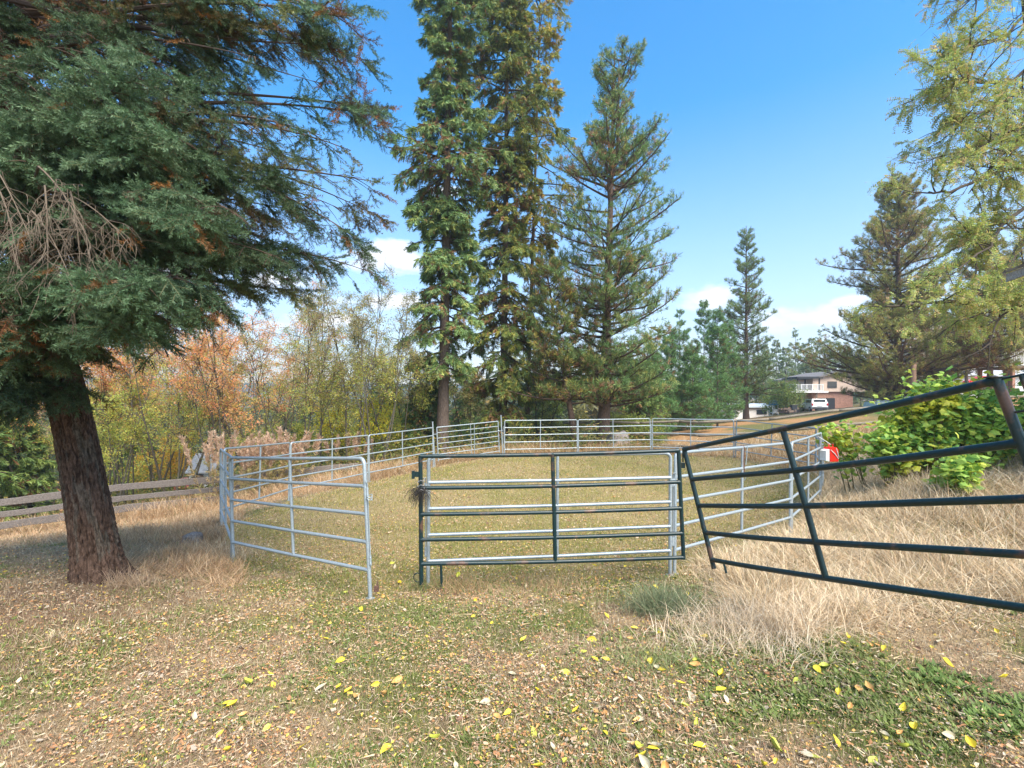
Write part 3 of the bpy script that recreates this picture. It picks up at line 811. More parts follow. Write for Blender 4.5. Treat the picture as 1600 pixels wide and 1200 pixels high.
def conifer(name, label, base, H, cb, rad, tr, nb, kind, cols, wts, nl=10, ns=6, size=1.0, lean=(0, 0), bark=None, prof=None, brown=.08, group=None, forks=0, cat='tree', browncol=(.24, .13, .06), grey=True, clump=0.0, wood=True):
    base = np.array(base, float)
    o = thing(name, base, label, cat, group)
    b0 = np.array([0, 0, -.15])
    path = [b0, np.array([lean[0] * .35, lean[1] * .35, H * .33]), np.array([lean[0] * .7, lean[1] * .7, H * .66]), np.array([lean[0], lean[1], H])]
    a, c, dist, R = trunk_acc(path, tr, tr * .08, 12, 26, seed=int(H * 7))
    if forks:
        f0 = np.array([lean[0] * .7, lean[1] * .7, H * .72]); a.tube([f0, f0 + np.array([.35, 0, .8]), f0 + np.array([.42, .05, H * .26])], np.array([tr * .33, tr * .28, .02]), 8)
    a.build('trunk', bark or M_BARK_F, o, True)
    t = np.sort(rng.uniform(0, 1, nb) ** (.95 if kind == 'fir' else 1.25))
    if prof is None: prof = lambda q: (1 - q) ** .75 * (.55 + .45 * np.minimum(1, q * 5))
    Ln = rad * prof(t) * rng.uniform(.62, 1.18, nb) + .25
    if clump:   # uneven outline: some azimuth/height sectors grow longer than others
        Ln *= 1 + clump * (fbm(t * 7 + H, np.arange(nb) * 0 + H, 21, 2) - .5) * 2
    zz = H * (cb + (1 - cb) * t) * .985
    az = np.arange(nb) * 2.39996 + rng.uniform(-.5, .5, nb)
    fr_ = zz / H
    st_ = np.stack([lean[0] * fr_, lean[1] * fr_, zz], 1)
    if forks:
        sel = (zz > H * .76) & (rng.uniform(0, 1, nb) < .45); st_[sel, 0] += .4
    el = (np.radians(-18 + 50 * t ** 1.2) if kind == 'fir' else np.radians(2 + 30 * t)) + rng.normal(0, .13, nb)
    d = np.stack([np.cos(az) * np.cos(el), np.sin(az) * np.cos(el), np.sin(el)], 1)
    M = curves(st_, d, Ln, 8, .35 if kind == 'fir' else -.45, .10)
    w = Acc()
    rr = np.linspace(1, .25, 8)[None] * (tr * .13 + .010 * Ln)[:, None]
    V, T = tubes(M, rr, 4); w.add(V, T, np.array([.085, .065, .05]) if kind == 'fir' else np.array([.11, .08, .065]))
    tt = np.sort(rng.uniform(.18, 1, (nb, nl)), 1)
    p, tg = sample(M, tt)
    side = norm(np.cross(tg, [0, 0, 1.])) * np.where(np.arange(nl) % 2, 1, -1)[None, :, None]
    if kind == 'fir':
        ld = tg * .75 + side * .85 + np.array([0, 0, -.22]) + rng.normal(0, .15, tg.shape)
        LL = (Ln[:, None] * .36 * (1.12 - tt) + .18) * rng.uniform(.6, 1.3, tt.shape)
    else:
        ld = tg * .8 + side * .8 + np.array([0, 0, .25]) + rng.normal(0, .3, tg.shape)
        LL = (Ln[:, None] * .34 * (1.2 - tt) + .25) * rng.uniform(.6, 1.3, tt.shape)
    LT = curves(p.reshape(-1, 3), ld.reshape(-1, 3), LL.ravel(), 5, .9 if kind == 'fir' else -.9, .15)
    V, T = tubes(LT, np.tile(np.linspace(.011, .004, 5), (len(LT), 1)) * (1.2 if kind != 'fir' else .9), 3); w.add(V, T, np.array([.10, .075, .055]))
    if wood: w.build('limbs', M_WOODV, o)
    nL = len(LT); lsz = .5 + .5 * np.clip(Ln / (rad * .55), 0, 1)
    if kind == 'fir':
        ts_ = rng.uniform(.05, 1, (nL, ns)); p, tg = sample(LT, ts_)
        X = tg + rng.normal(0, .38, tg.shape) + np.array([0, 0, -.25])
        p2, tg2 = sample(M, rng.uniform(.3, 1, (nb, max(3, nl // 2))))
        pos = np.concatenate([p.reshape(-1, 3), p2.reshape(-1, 3)]); X = np.concatenate([X.reshape(-1, 3), (tg2 + rng.normal(0, .3, tg2.shape)).reshape(-1, 3)])
        tp = FIR_T + FIR_H; sc = rng.uniform(.65, 1.25, len(pos)) * size * np.concatenate([np.repeat(lsz, nl * ns), np.repeat(lsz, max(3, nl // 2))])
        inner = np.concatenate([np.repeat(1 - tt.ravel(), ns), np.repeat(.3, nb * max(3, nl // 2))])
    else:
        ts_ = 1 - rng.uniform(0, 1, (nL, ns)) ** 1.2 * .9; ts_[:, 0] = 1; p, tg = sample(LT, ts_)
        X = tg + rng.normal(0, .55, tg.shape) + np.array([0, 0, .35])
        pos = p.reshape(-1, 3) + rng.normal(0, .05, (nL * ns, 3)); X = X.reshape(-1, 3)
        pe = M[:, -1]; pos = np.concatenate([pos, pe]); X = np.concatenate([X, norm(M[:, -1] - M[:, -2])])
        tp = TUFT_T; sc = rng.uniform(.7, 1.2, len(pos)) * size * np.concatenate([np.repeat(lsz, nl * ns), lsz])
        inner = np.concatenate([np.repeat(1 - tt.ravel(), ns), np.zeros(nb)])
    tint = pick(cols, wts, len(pos)) * np.array([2.45, 2.2, 1.3])
    bn = fbm(pos[:, 0] * .55 + 31, pos[:, 2] * .55 + pos[:, 1] * .3, 55, 3)
    isb = rng.uniform(0, 1, len(pos)) < brown * (1 + 3.2 * inner) * np.where(bn > .56, 2.2, .35)
    tint[isb] = np.array(browncol) * rng.uniform(.6, 1.5, (isb.sum(), 1))
    a = Acc(); scatter(a, tp, pos, X, sc, tint, rng.uniform(0, 6.28, len(pos)) if kind != 'fir' else rng.normal(0, .5, len(pos)))
    a.build('crown', M_NEEDLE, o)
    return o

GR = lambda x, y: np.array([x, y, h1(x, y)])
def at(px, D): x = (px - 800) / F * D; return GR(x, D)

flat_prof = lambda q: (1 - q) ** .5 * (.75 + .25 * np.sin(q * 9)) * (.6 + .4 * np.minimum(1, q * 6))
conifer('fir_tree', 'tall fir with blue-green foliage, left one of the middle pair, thick bare lower trunk', at(691, 23), 30, .135, 2.5, .30, 190, 'fir',
        [(.055, .10, .05), (.09, .15, .10), (.12, .15, .07)], [5, 3, 2], nl=14, ns=8, size=1.2, lean=(.5, 0), prof=lambda q: (1 - q) ** .3 * (.85 + .25 * np.sin(q * 19 + 1)) * (.85 + .15 * np.minimum(1, q * 8)), brown=.06, clump=.5)
conifer('fir_tree', 'tall fir with yellowish green foliage, right one of the middle pair, darker slim trunk', at(786, 26), 31, .07, 3.15, .24, 190, 'fir',
        [(.07, .10, .04), (.13, .14, .05), (.05, .085, .045)], [4, 3, 3], nl=14, ns=8, size=1.25, lean=(.3, 0), prof=lambda q: (1 - q) ** .45 * (.8 + .25 * np.sin(q * 13)) * (.85 + .15 * np.minimum(1, q * 8)), brown=.07, clump=.5)
conifer('fir_tree', 'small dense dark fir hugging the trunk of the left middle fir', at(662, 24.5), 5.6, .05, 1.3, .09, 50, 'fir',
        [(.03, .065, .035), (.045, .08, .045)], [1, 1], nl=9, ns=6, lean=(.2, 0), brown=.03)
conifer('pine_tree', 'tallest pine, alone against the sky right of the middle fir pair, fork-topped', at(942, 25), 20.6, .11, 4.7, .33, 160, 'pine',
        [(.06, .115, .065), (.09, .14, .08), (.14, .16, .08)], [5, 4, 2], nl=15, ns=5, size=1.3, lean=(.6, 0), bark=M_BARK_P, forks=1, brown=.05, browncol=(.36, .2, .11),
        prof=lambda q: (1 - q) ** .42 * (.82 + .18 * np.sin(q * 11 + 2)) * (.85 + .15 * np.minimum(1, q * 6)), clump=.4)
conifer('pine_tree', 'dark pine with crooked leaning trunk between the right middle fir and the tallest pine', at(903, 24.3), 9.5, .25, 2.7, .19, 70, 'pine',
        [(.045, .08, .04), (.07, .10, .045), (.16, .15, .06)], [4, 4, 2], nl=10, ns=5, size=1.3, lean=(-1.6, .3), bark=M_BARK_P, brown=.06, prof=lambda q: (1 - q) ** .5)
conifer('pine_tree', 'slim cone-shaped pine standing in front of the white shed', at(1166, 55), 22.0, .13, 5.0, .30, 130, 'pine',
        [(.07, .12, .07), (.10, .14, .08)], [1, 1], nl=10, ns=5, size=1.7, bark=M_BARK_P, brown=.05, prof=lambda q: (1 - q) ** .65 * (.8 + .2 * np.sin(q * 20)), clump=.3)
conifer('pine_tree', 'broad bushy pine with brown tinged needles at right, beside the brown utility pole', at(1403, 45), 20.8, .02, 7.8, .42, 200, 'pine',
        [(.11, .14, .06), (.15, .17, .08), (.20, .17, .10)], [5, 4, 2], nl=24, ns=6, size=1.5, bark=M_BARK_P, brown=.10, browncol=(.30, .19, .10),
        prof=lambda q: (1 - q) ** .5 * (.85 + .2 * np.sin(q * 13)), clump=.45)
yp = [(1043, 42, 8.5, 'first of the young pines right of the tallest pine, short'), (1062, 46, 11.5, 'young pine with a thin pointed top, under the edge of the tallest pine crown'),
      (1082, 41, 8.0, 'low young pine in front of the others right of the tallest pine'), (1100, 47, 12.2, 'tallest of the young pines right of the tallest pine'),
      (1121, 44, 10.5, 'young pine second left of the slim cone-shaped pine'), (1138, 50, 10.5, 'young pine directly left of the slim cone-shaped pine'),
      (1020, 40, 7.5, 'young pine partly hidden behind the lower crown of the tallest pine')]
for px, D, H, lb in yp:
    conifer('young_pine', lb, at(px, D), H, .04, 2.2, .09, 75, 'pine', [(.06, .13, .07), (.08, .15, .09), (.05, .10, .05)], [1, 1, 1], nl=8, ns=5, size=1.4, bark=M_BARK_P, brown=.03, group='young pines behind the pen')
# hazy conifers beyond the houses
fx = [(1196, 95, 13), (1213, 105, 15.5), (1228, 98, 13), (1243, 110, 18.5), (1256, 118, 16), (1268, 100, 15), (1281, 112, 18), (1293, 104, 15), (1305, 120, 19), (1322, 110, 15),
      (1182, 100, 12), (1152, 90, 11), (1128, 85, 10), (1345, 115, 17), (1365, 105, 14)]
words = ['leftmost', 'second', 'third', 'fourth', 'fifth', 'sixth', 'seventh', 'eighth', 'ninth', 'tenth', 'eleventh', 'twelfth', 'thirteenth', 'fourteenth', 'fifteenth']
for k, (px, D, H) in enumerate(sorted(fx)):
    conifer('far_conifer', words[k] + (' from the left' if k else '') + ' of the hazy conifers on the skyline beyond the deck house', at(px, D), H, .06, 2.9, .16, 70, 'fir' if k % 3 else 'pine', [(.07, .11, .08), (.09, .13, .09)], [1, 1],
            nl=7, ns=4, size=1.9, brown=.02, group='hazy conifers on the skyline', wood=False)
# pines on the right behind the locust boughs
rp = [(1462, 60, 14, 4.2, 'pine with brownish crown right of the broad bushy pine, behind the lime green bush'), (1547, 38, 13, 3.4, 'pine with straight dark trunk between the lime green bush and the white balcony'),
      (1578, 58, 18, 4.5, 'pine behind the white balcony at the right edge'), (1510, 66, 15, 4.2, 'pine in front of the pale house behind the lime green bush'), (1640, 40, 17, 4.5, 'pine at the right edge, mostly out of view')]
for px, D, H, rd, lb in rp:
    conifer('pine_tree', lb, at(px, D), H, .22 if px != 1547 else .2, rd, .24, 100, 'pine', [(.08, .11, .05), (.12, .13, .06), (.2, .17, .09)], [4, 3, 2], nl=9, ns=5, size=1.6, bark=M_BARK_P, brown=.15, group=None)
# conifers on the left beyond the fence
lp_ = [(30, 22, 5.0, 1.8, 'green young fir at the left edge beyond the board fence'), (-45, 20, 6, 2.0, 'fir just outside the left edge beyond the board fence'),
       (215, 32, 5, 1.8, 'small dark fir among the saplings right of the big trunk'), (160, 38, 6.5, 2.2, 'dark fir in the valley just right of the big trunk'), (600, 36, 7, 2.3, 'green conifer between the yellow bush and the middle firs'),
       (735, 40, 6.5, 2.6, 'low conifer seen between the two middle fir trunks'), (850, 34, 5.5, 2.6, 'low dark conifer right of the yellowish middle fir'),
       (1000, 33, 6, 2.6, 'low conifer filling the space right of the tallest pine trunk')]
for px, D, H, rd, lb in lp_:
    conifer('young_fir', lb, at(px, D), H, .06, rd, .12, 80, 'fir', [(.05, .09, .045), (.08, .12, .05)], [1, 1], nl=9, ns=4, size=1.3, brown=.05)

def broadleaf(name, label, base, H, nst, spread, cols, wts, ncl=1300, tpls=None, size=1.0, tr=.05, cat='tree', group=None, start=.25, topcols=None, fan=.3, bark=None, part='foliage', br=14, dens_top=1.0):
    base = np.array(base, float); o = thing(name, base, label, cat, group)
    az = rng.uniform(0, 6.28, nst); ln = H * rng.uniform(.68, 1.0, nst); ln[0] = H
    d = np.stack([np.cos(az) * fan * rng.uniform(.3, 1.2, nst), np.sin(az) * fan * rng.uniform(.3, 1.2, nst), np.ones(nst)], 1)
    S = curves(np.stack([np.cos(az) * .12 * nst ** .5, np.sin(az) * .12 * nst ** .5, np.full(nst, -.1)], 1) * (nst > 1), d, ln, 12, -.12, .13)
    w = Acc(); rs = tr * rng.uniform(.5, 1.0, nst)[:, None] * np.linspace(1, .14, 12)[None]
    V, T = tubes(S, rs, 7); w.add(V, T, np.array([.09, .078, .06])); w.build('trunk', bark or M_BARK_D, o, True)
    w = Acc()
    tt = rng.uniform(start, .98, (nst, br)); p, tg = sample(S, tt)
    bd = tg * .8 + rng.normal(0, .6, tg.shape) + np.array([0, 0, .1])
    BL_ = H * .27 * spread * (1.15 - tt) * rng.uniform(.5, 1.3, tt.shape) + .25
    B_ = curves(p.reshape(-1, 3), bd.reshape(-1, 3), BL_.ravel(), 7, .05, .22)
    V, T = tubes(B_, np.tile(np.linspace(.35, .1, 7)[None] * tr * .7, (len(B_), 1)), 4); w.add(V, T, np.array([.08, .07, .055]))
    tt2 = rng.uniform(.25, 1, (len(B_), 6)); p, tg = sample(B_, tt2)
    td = tg + rng.normal(0, .7, tg.shape); TL_ = np.repeat(BL_.ravel(), 6).reshape(-1, 6) * .38 * rng.uniform(.5, 1.2, tt2.shape) + .1
    T_ = curves(p.reshape(-1, 3), td.reshape(-1, 3), TL_.ravel(), 5, .2, .25)
    V, T = tubes(T_, np.tile(np.linspace(.009, .003, 5)[None] * max(1, tr * 12), (len(T_), 1)), 3); w.add(V, T, np.array([.10, .085, .065]))
    w.build('limbs', M_WOODV, o)
    n1 = int(ncl); k = rng.integers(0, len(T_), n1); p, tg = sample(T_[k], rng.uniform(.1, 1, (n1, 1)))
    p = p[:, 0] + rng.normal(0, .05 * size, (n1, 3)); tg = tg[:, 0]
    keep = rng.uniform(0, 1, n1) < np.where(p[:, 2] > H * .6, dens_top, 1) * (.35 + 1.3 * (fbm(p[:, 0] * 1.1 + 7, p[:, 2] * 1.1 + p[:, 1], 77, 2) > .45))
    p = p[keep]; tg = tg[keep]
    tint = pick(cols, wts, len(p))
    if topcols is not None:
        sel = rng.uniform(0, 1, len(p)) < sstep(.3, .75, p[:, 2] / H + .5 * (fbm(p[:, 0] * .7, p[:, 2] * .7, 5, 2) - .5)); tint[sel] = pick(topcols, [1] * len(topcols), sel.sum())
    a = Acc(); scatter(a, tpls or LEAF_T, p, tg + rng.normal(0, .5, tg.shape) + np.array([0, 0, -.3]), size * rng.uniform(.7, 1.25, len(p)), tint, rng.uniform(0, 6.28, len(p)))
    a.build(part, M_LEAF, o)
    return o

YG = [(.40, .42, .09), (.29, .35, .08), (.52, .47, .10)]; OR = [(.72, .29, .13), (.66, .36, .17), (.62, .42, .12)]; YL = [(.75, .66, .07), (.60, .56, .08)]; BR_ = [(.38, .31, .15), (.34, .34, .12)]
sap = [  # px, D, H, stems, cols, topcols, label
 (150, 21, 7.2, 3, YG, OR, 'sapling just right of the big trunk with its yellow top under the fir boughs'),
 (190, 24, 8.0, 3, YG, OR, 'taller airy yellow sapling second right of the big trunk'),
 (262, 26, 8.4, 3, YG, OR, 'airy sapling with salmon leaves above the many-stemmed one'),
 (165, 19, 5.0, 3, YG, None, 'yellow-green sapling directly right of the big leaning trunk, over the board fence'),
 (205, 21, 6.0, 2, YG, OR, 'sapling with orange-tipped crown above the second fence bay right of the big trunk'),
 (240, 24, 7.0, 3, YG, OR, 'sapling with pinkish orange crown between the big trunk and the grey shed roof'),
 (275, 20, 5.5, 4, YG, YG, 'many-stemmed yellow-green sapling left of the orange bush'),
 (322, 23, 7.0, 3, YG, OR, 'orange-topped sapling growing above the grey shed roof'),
 (352, 19, 6.3, 3, OR, OR, 'reddish orange sapling rising behind the left corner of the pen'),
 (395, 21, 7.3, 3, OR, OR, 'tall orange and salmon sapling behind the tan seed plumes'),
 (432, 24, 8.2, 3, YG, OR, 'orange-crowned sapling right of the tan seed plumes'),
 (470, 20, 6.3, 3, YG, BR_, 'dark-stemmed olive sapling behind the left stretch of the pen'),
 (500, 22, 7.6, 2, YG, BR_, 'thin sapling with a split stem left of the tallest sapling'),
 (543, 21, 8.7, 2, YG, BR_, 'tallest slender sapling, its sparse top reaching the sky between big tree and middle firs'),
 (552, 23, 8.0, 2, BR_, BR_, 'slender sparse sapling close behind the tallest sapling'),
 (586, 20, 6.5, 3, YG, BR_, 'spreading sapling with slanting stems above the yellow bush'),
 (618, 23, 6.2, 2, YG, BR_, 'sapling leaning toward the left middle fir'),
 (650, 26, 5.5, 2, YG, BR_, 'olive sapling just left of the left middle fir trunk'),
 (60, 22, 6.0, 2, YG, YG, 'moss-trunked yellow-green sapling just left of the big trunk'),
 (25, 24, 6.5, 2, YG, OR, 'yellow-green sapling at the far left edge'),
 (-30, 22, 6.5, 2, YG, OR, 'sapling cut by the left edge of the picture'),
 (735, 27, 5.0, 2, BR_, BR_, 'thin bare-looking sapling seen between the middle firs'),
 (845, 29, 5.5, 3, YG, BR_, 'olive sapling right of the yellowish middle fir')]
extra = [(140, 'far tall yellow tree just right of the big trunk'), (178, 'second far tall tree right of the big trunk'), (222, 'third far tall tree right of the big trunk, golden'), (268, 'far tall tree over the grey shed, salmon-tipped'),
         (308, 'far tall tree right of the salmon-tipped one'), (362, 'far tall tree behind the reddish orange sapling'), (412, 'far tall tree behind the orange and salmon sapling'), (458, 'far olive tree before the dark-stemmed olive sapling'), (508, 'far olive tree left of the tallest sapling'), (600, 'far olive tree above the bright yellow bush')]
for k_, (px, lb) in enumerate(extra):
    sap.append((px, 30 + (k_ * 7) % 5, 9.2 if px < 450 else 8.2, 2, YG, OR if k_ % 3 else YG, lb))
for px, D, H, ns_, c_, tcs, lb in sap:
    broadleaf('sapling', lb, at(px, D), H * (1.32 if px < 460 else 1.18), ns_ + 1, 1.0, c_, [1] * len(c_), ncl=2500, size=1.05, tr=.06, start=.36, topcols=tcs, group='saplings beyond the pen', fan=.35, dens_top=.75, br=13)
bush = [(578, 24, 3.9, YL, 'bright yellow bush glowing behind the left part of the pen'), (300, 30, 4.2, [(.65, .36, .06), (.6, .45, .06)], 'golden orange bush behind the grey shed roof'),
        (440, 26, 3.2, YG, 'yellow-green bush behind the tan seed plumes'), (520, 28, 3.6, YG, 'low yellow-green bush left of the bright yellow bush'), (630, 30, 3.6, YG, 'yellow-green bush right of the bright yellow bush'),
        (180, 30, 3.4, YG, 'lime bush over the fence right of the big trunk'), (735, 32, 3.0, YG, 'pale olive bush between the two middle fir trunks'), (870, 30, 2.6, [(.35, .3, .09), (.2, .2, .07)], 'straw-coloured bush left of the leaning pine trunk'),
        (985, 27, 2.0, [(.33, .35, .07), (.2, .25, .06)], 'small yellow-green bush right of the grey stump'), (1225, 66, 5.0, [(.22, .28, .07), (.13, .2, .05)], 'green bush against the posts of the deck house')]
for px, D, H, c_, lb in bush:
    broadleaf('bush', lb, at(px, D), H, 7, 1.5, c_, [1] * len(c_), ncl=2600, size=1.5 if D < 50 else 3, tr=.03, cat='bush', fan=.8, start=.1, br=9)

# lime green big-leaved bush on the right
def big_leaf_tpl(r, s_=.105):
    V = [(0, 0, 0)]; out_ = []
    for k in range(11):
        th = -math.pi * .92 + k * (2 * math.pi * .92) / 10; rr = s_ * .5 * (1.0 + .32 * (k % 2 == 1 or k == 5) ) * (1.25 if k == 5 else 1)
        out_.append((s_ * .42 + rr * math.cos(th), rr * math.sin(th) * .95, -.3 * abs(rr * math.sin(th)) + r.uniform(-.008, .008)))
    V = [(s_ * .35, 0, .012)] + out_; T = [(0, i, i + 1) for i in range(1, 11)] + [(0, 11, 1)]
    return np.array(V), np.array(T), np.ones((12, 3)) * np.linspace(.92, 1.08, 12)[:, None]
BL_T = [big_leaf_tpl(random) for _ in range(4)]
LIME = [(.48, .64, .12), (.38, .58, .12), (.62, .68, .12), (.20, .40, .09)]
o = thing('leafy_bush', at(1440, 9.6), 'large lime green bush with broad leaves behind the leaning gate', 'bush')
pos = []; dirs = []; w = Acc()
blobs = [(1465, 662, 9.4, .65, 50), (1392, 684, 9.4, .38, 26), (1520, 645, 9.4, .8, 50), (1500, 675, 9.2, .4, 24), (1420, 645, 9.4, .42, 28), (1468, 600, 9.0, .34, 14), (1510, 612, 9.2, .4, 16), (1560, 650, 9.0, .8, 35),
         (1315, 668, 10.6, .28, 7), (1288, 672, 10.6, .2, 4), (1505, 732, 7.4, .22, 12), (1600, 650, 9.2, .7, 26)]
b0 = np.array(o.location)
stems_b = []
for px, py, D, rr, n_ in blobs:
    c = P(px, py, D) - b0
    for k in range(n_):
        e = c + rng.normal(0, 1, 3) * rr * np.array([.55, .5, .42])
        root = np.array([c[0] * .75, c[1] * .75, h1(c[0] * .75 + b0[0], c[1] * .75 + b0[1]) - b0[2] - .05]) + rng.normal(0, .12, 3) * np.array([1, 1, 0])
        mid = (root + e) / 2 + np.array([0, 0, .25 * np.linalg.norm(e - root)])
        s_ = np.linspace(0, 1, 9)[:, None]; stems_b.append((1 - s_) ** 2 * root + 2 * s_ * (1 - s_) * mid + s_ ** 2 * e)
SB = np.array(stems_b); V, T = tubes(SB, np.tile(np.linspace(.010, .003, 9), (len(SB), 1)), 4); w.add(V, T, np.array([.14, .12, .05])); w.build('stems', M_WOODV, o)
kk = np.repeat(np.arange(len(SB)), 36); p, tg = sample(SB[kk], rng.uniform(.08, 1.0, (len(kk), 1)) ** .6)
p = p[:, 0] + rng.normal(0, .10, (len(kk), 3)); gl = p[:, 2] + b0[2] > hgt(p[:, 0] + b0[0], p[:, 1] + b0[1]) + .03; p = p[gl]
dv = rng.normal(0, 1, p.shape) * np.array([1, 1, .3]) + np.array([0, 0, -.35])
a = Acc(); tint = pick(LIME, [4, 4, 3, 3], len(p))
cl_ = fbm(p[:, 0] * 1.6 + 3, p[:, 2] * 1.6 + p[:, 1], 91, 2)
yy_ = cl_ > .58; tint[yy_] = pick([(.55, .55, .06), (.42, .50, .06)], [1, 1], yy_.sum())
scatter(a, BL_T, p, dv, rng.uniform(.35, 1.2, len(p)), tint, rng.normal(0, .6, len(p)))
a.build('foliage', M_LEAF, o)

# locust tree reaching in from the right: trunk outside the picture, limbs traced in depth
o = thing('locust_tree', at(1690, 13), 'pale yellow-green locust tree whose limbs reach in from the right edge', 'tree')
b0 = np.array(o.location); Zt = lambda px, py, D: P(px, py, D) - b0
tr_pts = [np.array([0, 0, -.2]), Zt(1680, 450, 13), Zt(1655, 250, 13), Zt(1615, 100, 12.8), Zt(1600, -60, 12.6), Zt(1600, -230, 12.6)]
a, c, dist, R = trunk_acc(tr_pts, .30, .06, 16, 40); a.build('trunk', M_BARK_F, o, True)
limbs = [([(1668, 350, 13), (1600, 372, 12.6), (1560, 445, 12), (1530, 475, 11.6), (1500, 470, 11.2), (1420, 476, 10.8), (1385, 478, 10.6)], .07),
         ([(1672, 420, 13), (1610, 320, 12.3), (1572, 345, 11.8), (1545, 385, 11.4), (1500, 420, 11)], .06),
         ([(1660, 300, 13), (1600, 262, 12.2), (1560, 268, 11.8), (1520, 285, 11.4), (1480, 300, 11.0), (1450, 300, 10.6)], .065),
         ([(1640, 200, 13), (1600, 218, 12.2), (1575, 232, 12), (1550, 260, 11.6), (1515, 300, 11.5)], .05),
         ([(1625, 130, 12.8), (1590, 145, 12.4), (1560, 165, 12), (1520, 185, 11.6), (1490, 200, 11.3)], .05),
         ([(1612, 100, 12.8), (1580, 130, 12), (1540, 128, 11.5), (1500, 125, 11.2), (1480, 118, 11.0)], .045),
         ([(1605, 20, 12.6), (1570, 60, 12), (1535, 70, 11.5), (1500, 80, 11.2)], .04),
         ([(1603, -40, 12.6), (1560, -40, 11.8), (1510, 0, 11.3)], .04), ([(1602, -120, 12.6), (1560, -160, 12), (1520, -180, 11.5)], .035),
         ([(1600, -200, 12.6), (1610, -280, 12.4), (1590, -360, 12.2)], .03),
         ([(1676, 430, 13), (1630, 440, 12), (1590, 470, 11.6), (1560, 500, 11.4), (1545, 540, 11.2)], .045),
         ([(1670, 380, 13), (1620, 330, 12.5), (1580, 350, 12), (1540, 370, 11.6)], .04), ([(1655, 270, 13), (1590, 200, 12), (1530, 230, 11.2), (1490, 250, 10.8)], .045),
         ([(1660, 300, 13), (1720, 200, 13.5), (1800, 120, 14)], .07), ([(1670, 380, 13), (1760, 300, 13), (1880, 240, 13.2)], .07), ([(1640, 200, 13), (1700, 60, 12), (1740, -60, 11)], .06),
         ([(1665, 330, 13), (1650, 250, 15), (1630, 150, 17)], .06), ([(1650, 240, 13), (1610, 200, 14.6), (1560, 150, 15.5)], .05)]
w = Acc(); lead = []
for pts, r_ in limbs:
    q = np.array([Zt(*z) for z in pts]); s_ = np.linspace(0, len(q) - 1, 14); i = np.minimum(s_.astype(int), len(q) - 2); f_ = (s_ - i)[:, None]
    f_ = f_ * f_ * (3 - 2 * f_) * .5 + f_ * .5; c = q[i] * (1 - f_) + q[i + 1] * f_; c += rng.normal(0, .02, c.shape)
    w.tube(c, np.linspace(r_, r_ * .25, 14), 8, np.array([.085, .07, .055])); lead.append(c)
LD = np.array(lead); tt = rng.uniform(.15, 1, (len(LD), 17)); p, tg = sample(LD, tt)
bd = tg * .7 + rng.normal(0, .65, tg.shape) + np.array([0, 0, -.05]); BL_ = rng.uniform(.6, 1.9, tt.shape) * (1.15 - .5 * tt)
B_ = curves(p.reshape(-1, 3), bd.reshape(-1, 3), BL_.ravel(), 9, -.05, .22)
V, T = tubes(B_, np.tile(np.linspace(.018, .005, 9), (len(B_), 1)), 5); w.add(V, T, np.array([.085, .07, .055]))
tt2 = rng.uniform(.15, 1, (len(B_), 8)); p, tg = sample(B_, tt2)
T_ = curves(p.reshape(-1, 3), (tg + rng.normal(0, .7, tg.shape)).reshape(-1, 3), rng.uniform(.2, .65, p.shape[0] * 8), 6, .12, .25)
V, T = tubes(T_, np.tile(np.linspace(.006, .0025, 6), (len(T_), 1)), 3); w.add(V, T, np.array([.10, .08, .06])); w.build('limbs', M_WOODV, o)
n1 = 23000; k = rng.integers(0, len(T_), n1); p, tg = sample(T_[k], rng.uniform(.05, 1, (n1, 1))); p = p[:, 0]; tg = tg[:, 0]
keep = rng.uniform(0, 1, n1) < .25 + 1.0 * sstep(.36, .6, fbm(p[:, 0] * .9 + 3, p[:, 2] * .9 + p[:, 1] * .5, 13, 3)) - .25 * sstep(7, 9.5, p[:, 2])
keep &= p[:, 2] + b0[2] > 3.15
keep &= (p[:, 0] + b0[0] > 7.4) | (rng.uniform(0, 1, n1) < .25)
p = p[keep]; tg = tg[keep]
a = Acc(); tint = pick([(.37, .43, .13), (.48, .48, .17), (.28, .36, .11), (.50, .37, .20)], [5, 4, 4, 1.4], len(p))
scatter(a, LOC_T, p, tg + rng.normal(0, .5, tg.shape) + np.array([0, 0, -.25]), rng.uniform(.75, 1.35, len(p)), tint, rng.normal(0, .7, len(p)))
a.build('crown', M_LEAF, o)

# drooping yellow branches top right of the right middle fir (a larch-like leader)
conifer('larch_tree', 'thin drooping yellowish tree whose top stands out right of the right middle fir', at(822, 29), 29, .42, 2.4, .16, 80, 'fir', [(.17, .17, .05), (.11, .14, .05), (.24, .19, .07)], [3, 3, 1], nl=12, ns=6, lean=(.9, 0), size=1.15, brown=.05,
        prof=lambda q: .7 + .35 * np.sin(q * 8), clump=.4, browncol=(.35, .2, .06))

# ------------------------------------------------------------------ the big near fir at left
o = thing('big_fir_tree', P(152, 905, 5.4), 'huge leaning fir with thick furrowed brown trunk and blue-green boughs at left', 'tree')
b0 = np.array(o.location)
tp_px = [(158, 915), (140, 800), (122, 700), (103, 610), (84, 545), (50, 420), (22, 280), (0, 150), (-18, 0), (-34, -200), (-44, -420), (-48, -640), (-50, -900)]
TP = np.array([P(x, y, 5.4) - b0 for x, y in tp_px])
K = 560; n_ = 220
s_ = np.interp(np.linspace(0, 1, K) ** 1.25, np.linspace(0, 1, len(TP)), np.arange(len(TP))); i = np.minimum(s_.astype(int), len(TP) - 2); f_ = (s_ - i)[:, None]
c = TP[i] * (1 - f_) + TP[i + 1] * f_
ker = np.ones(15) / 15; cs = np.stack([np.convolve(np.pad(c[:, q], 7, 'edge'), ker, 'valid') for q in range(3)], 1); c = cs
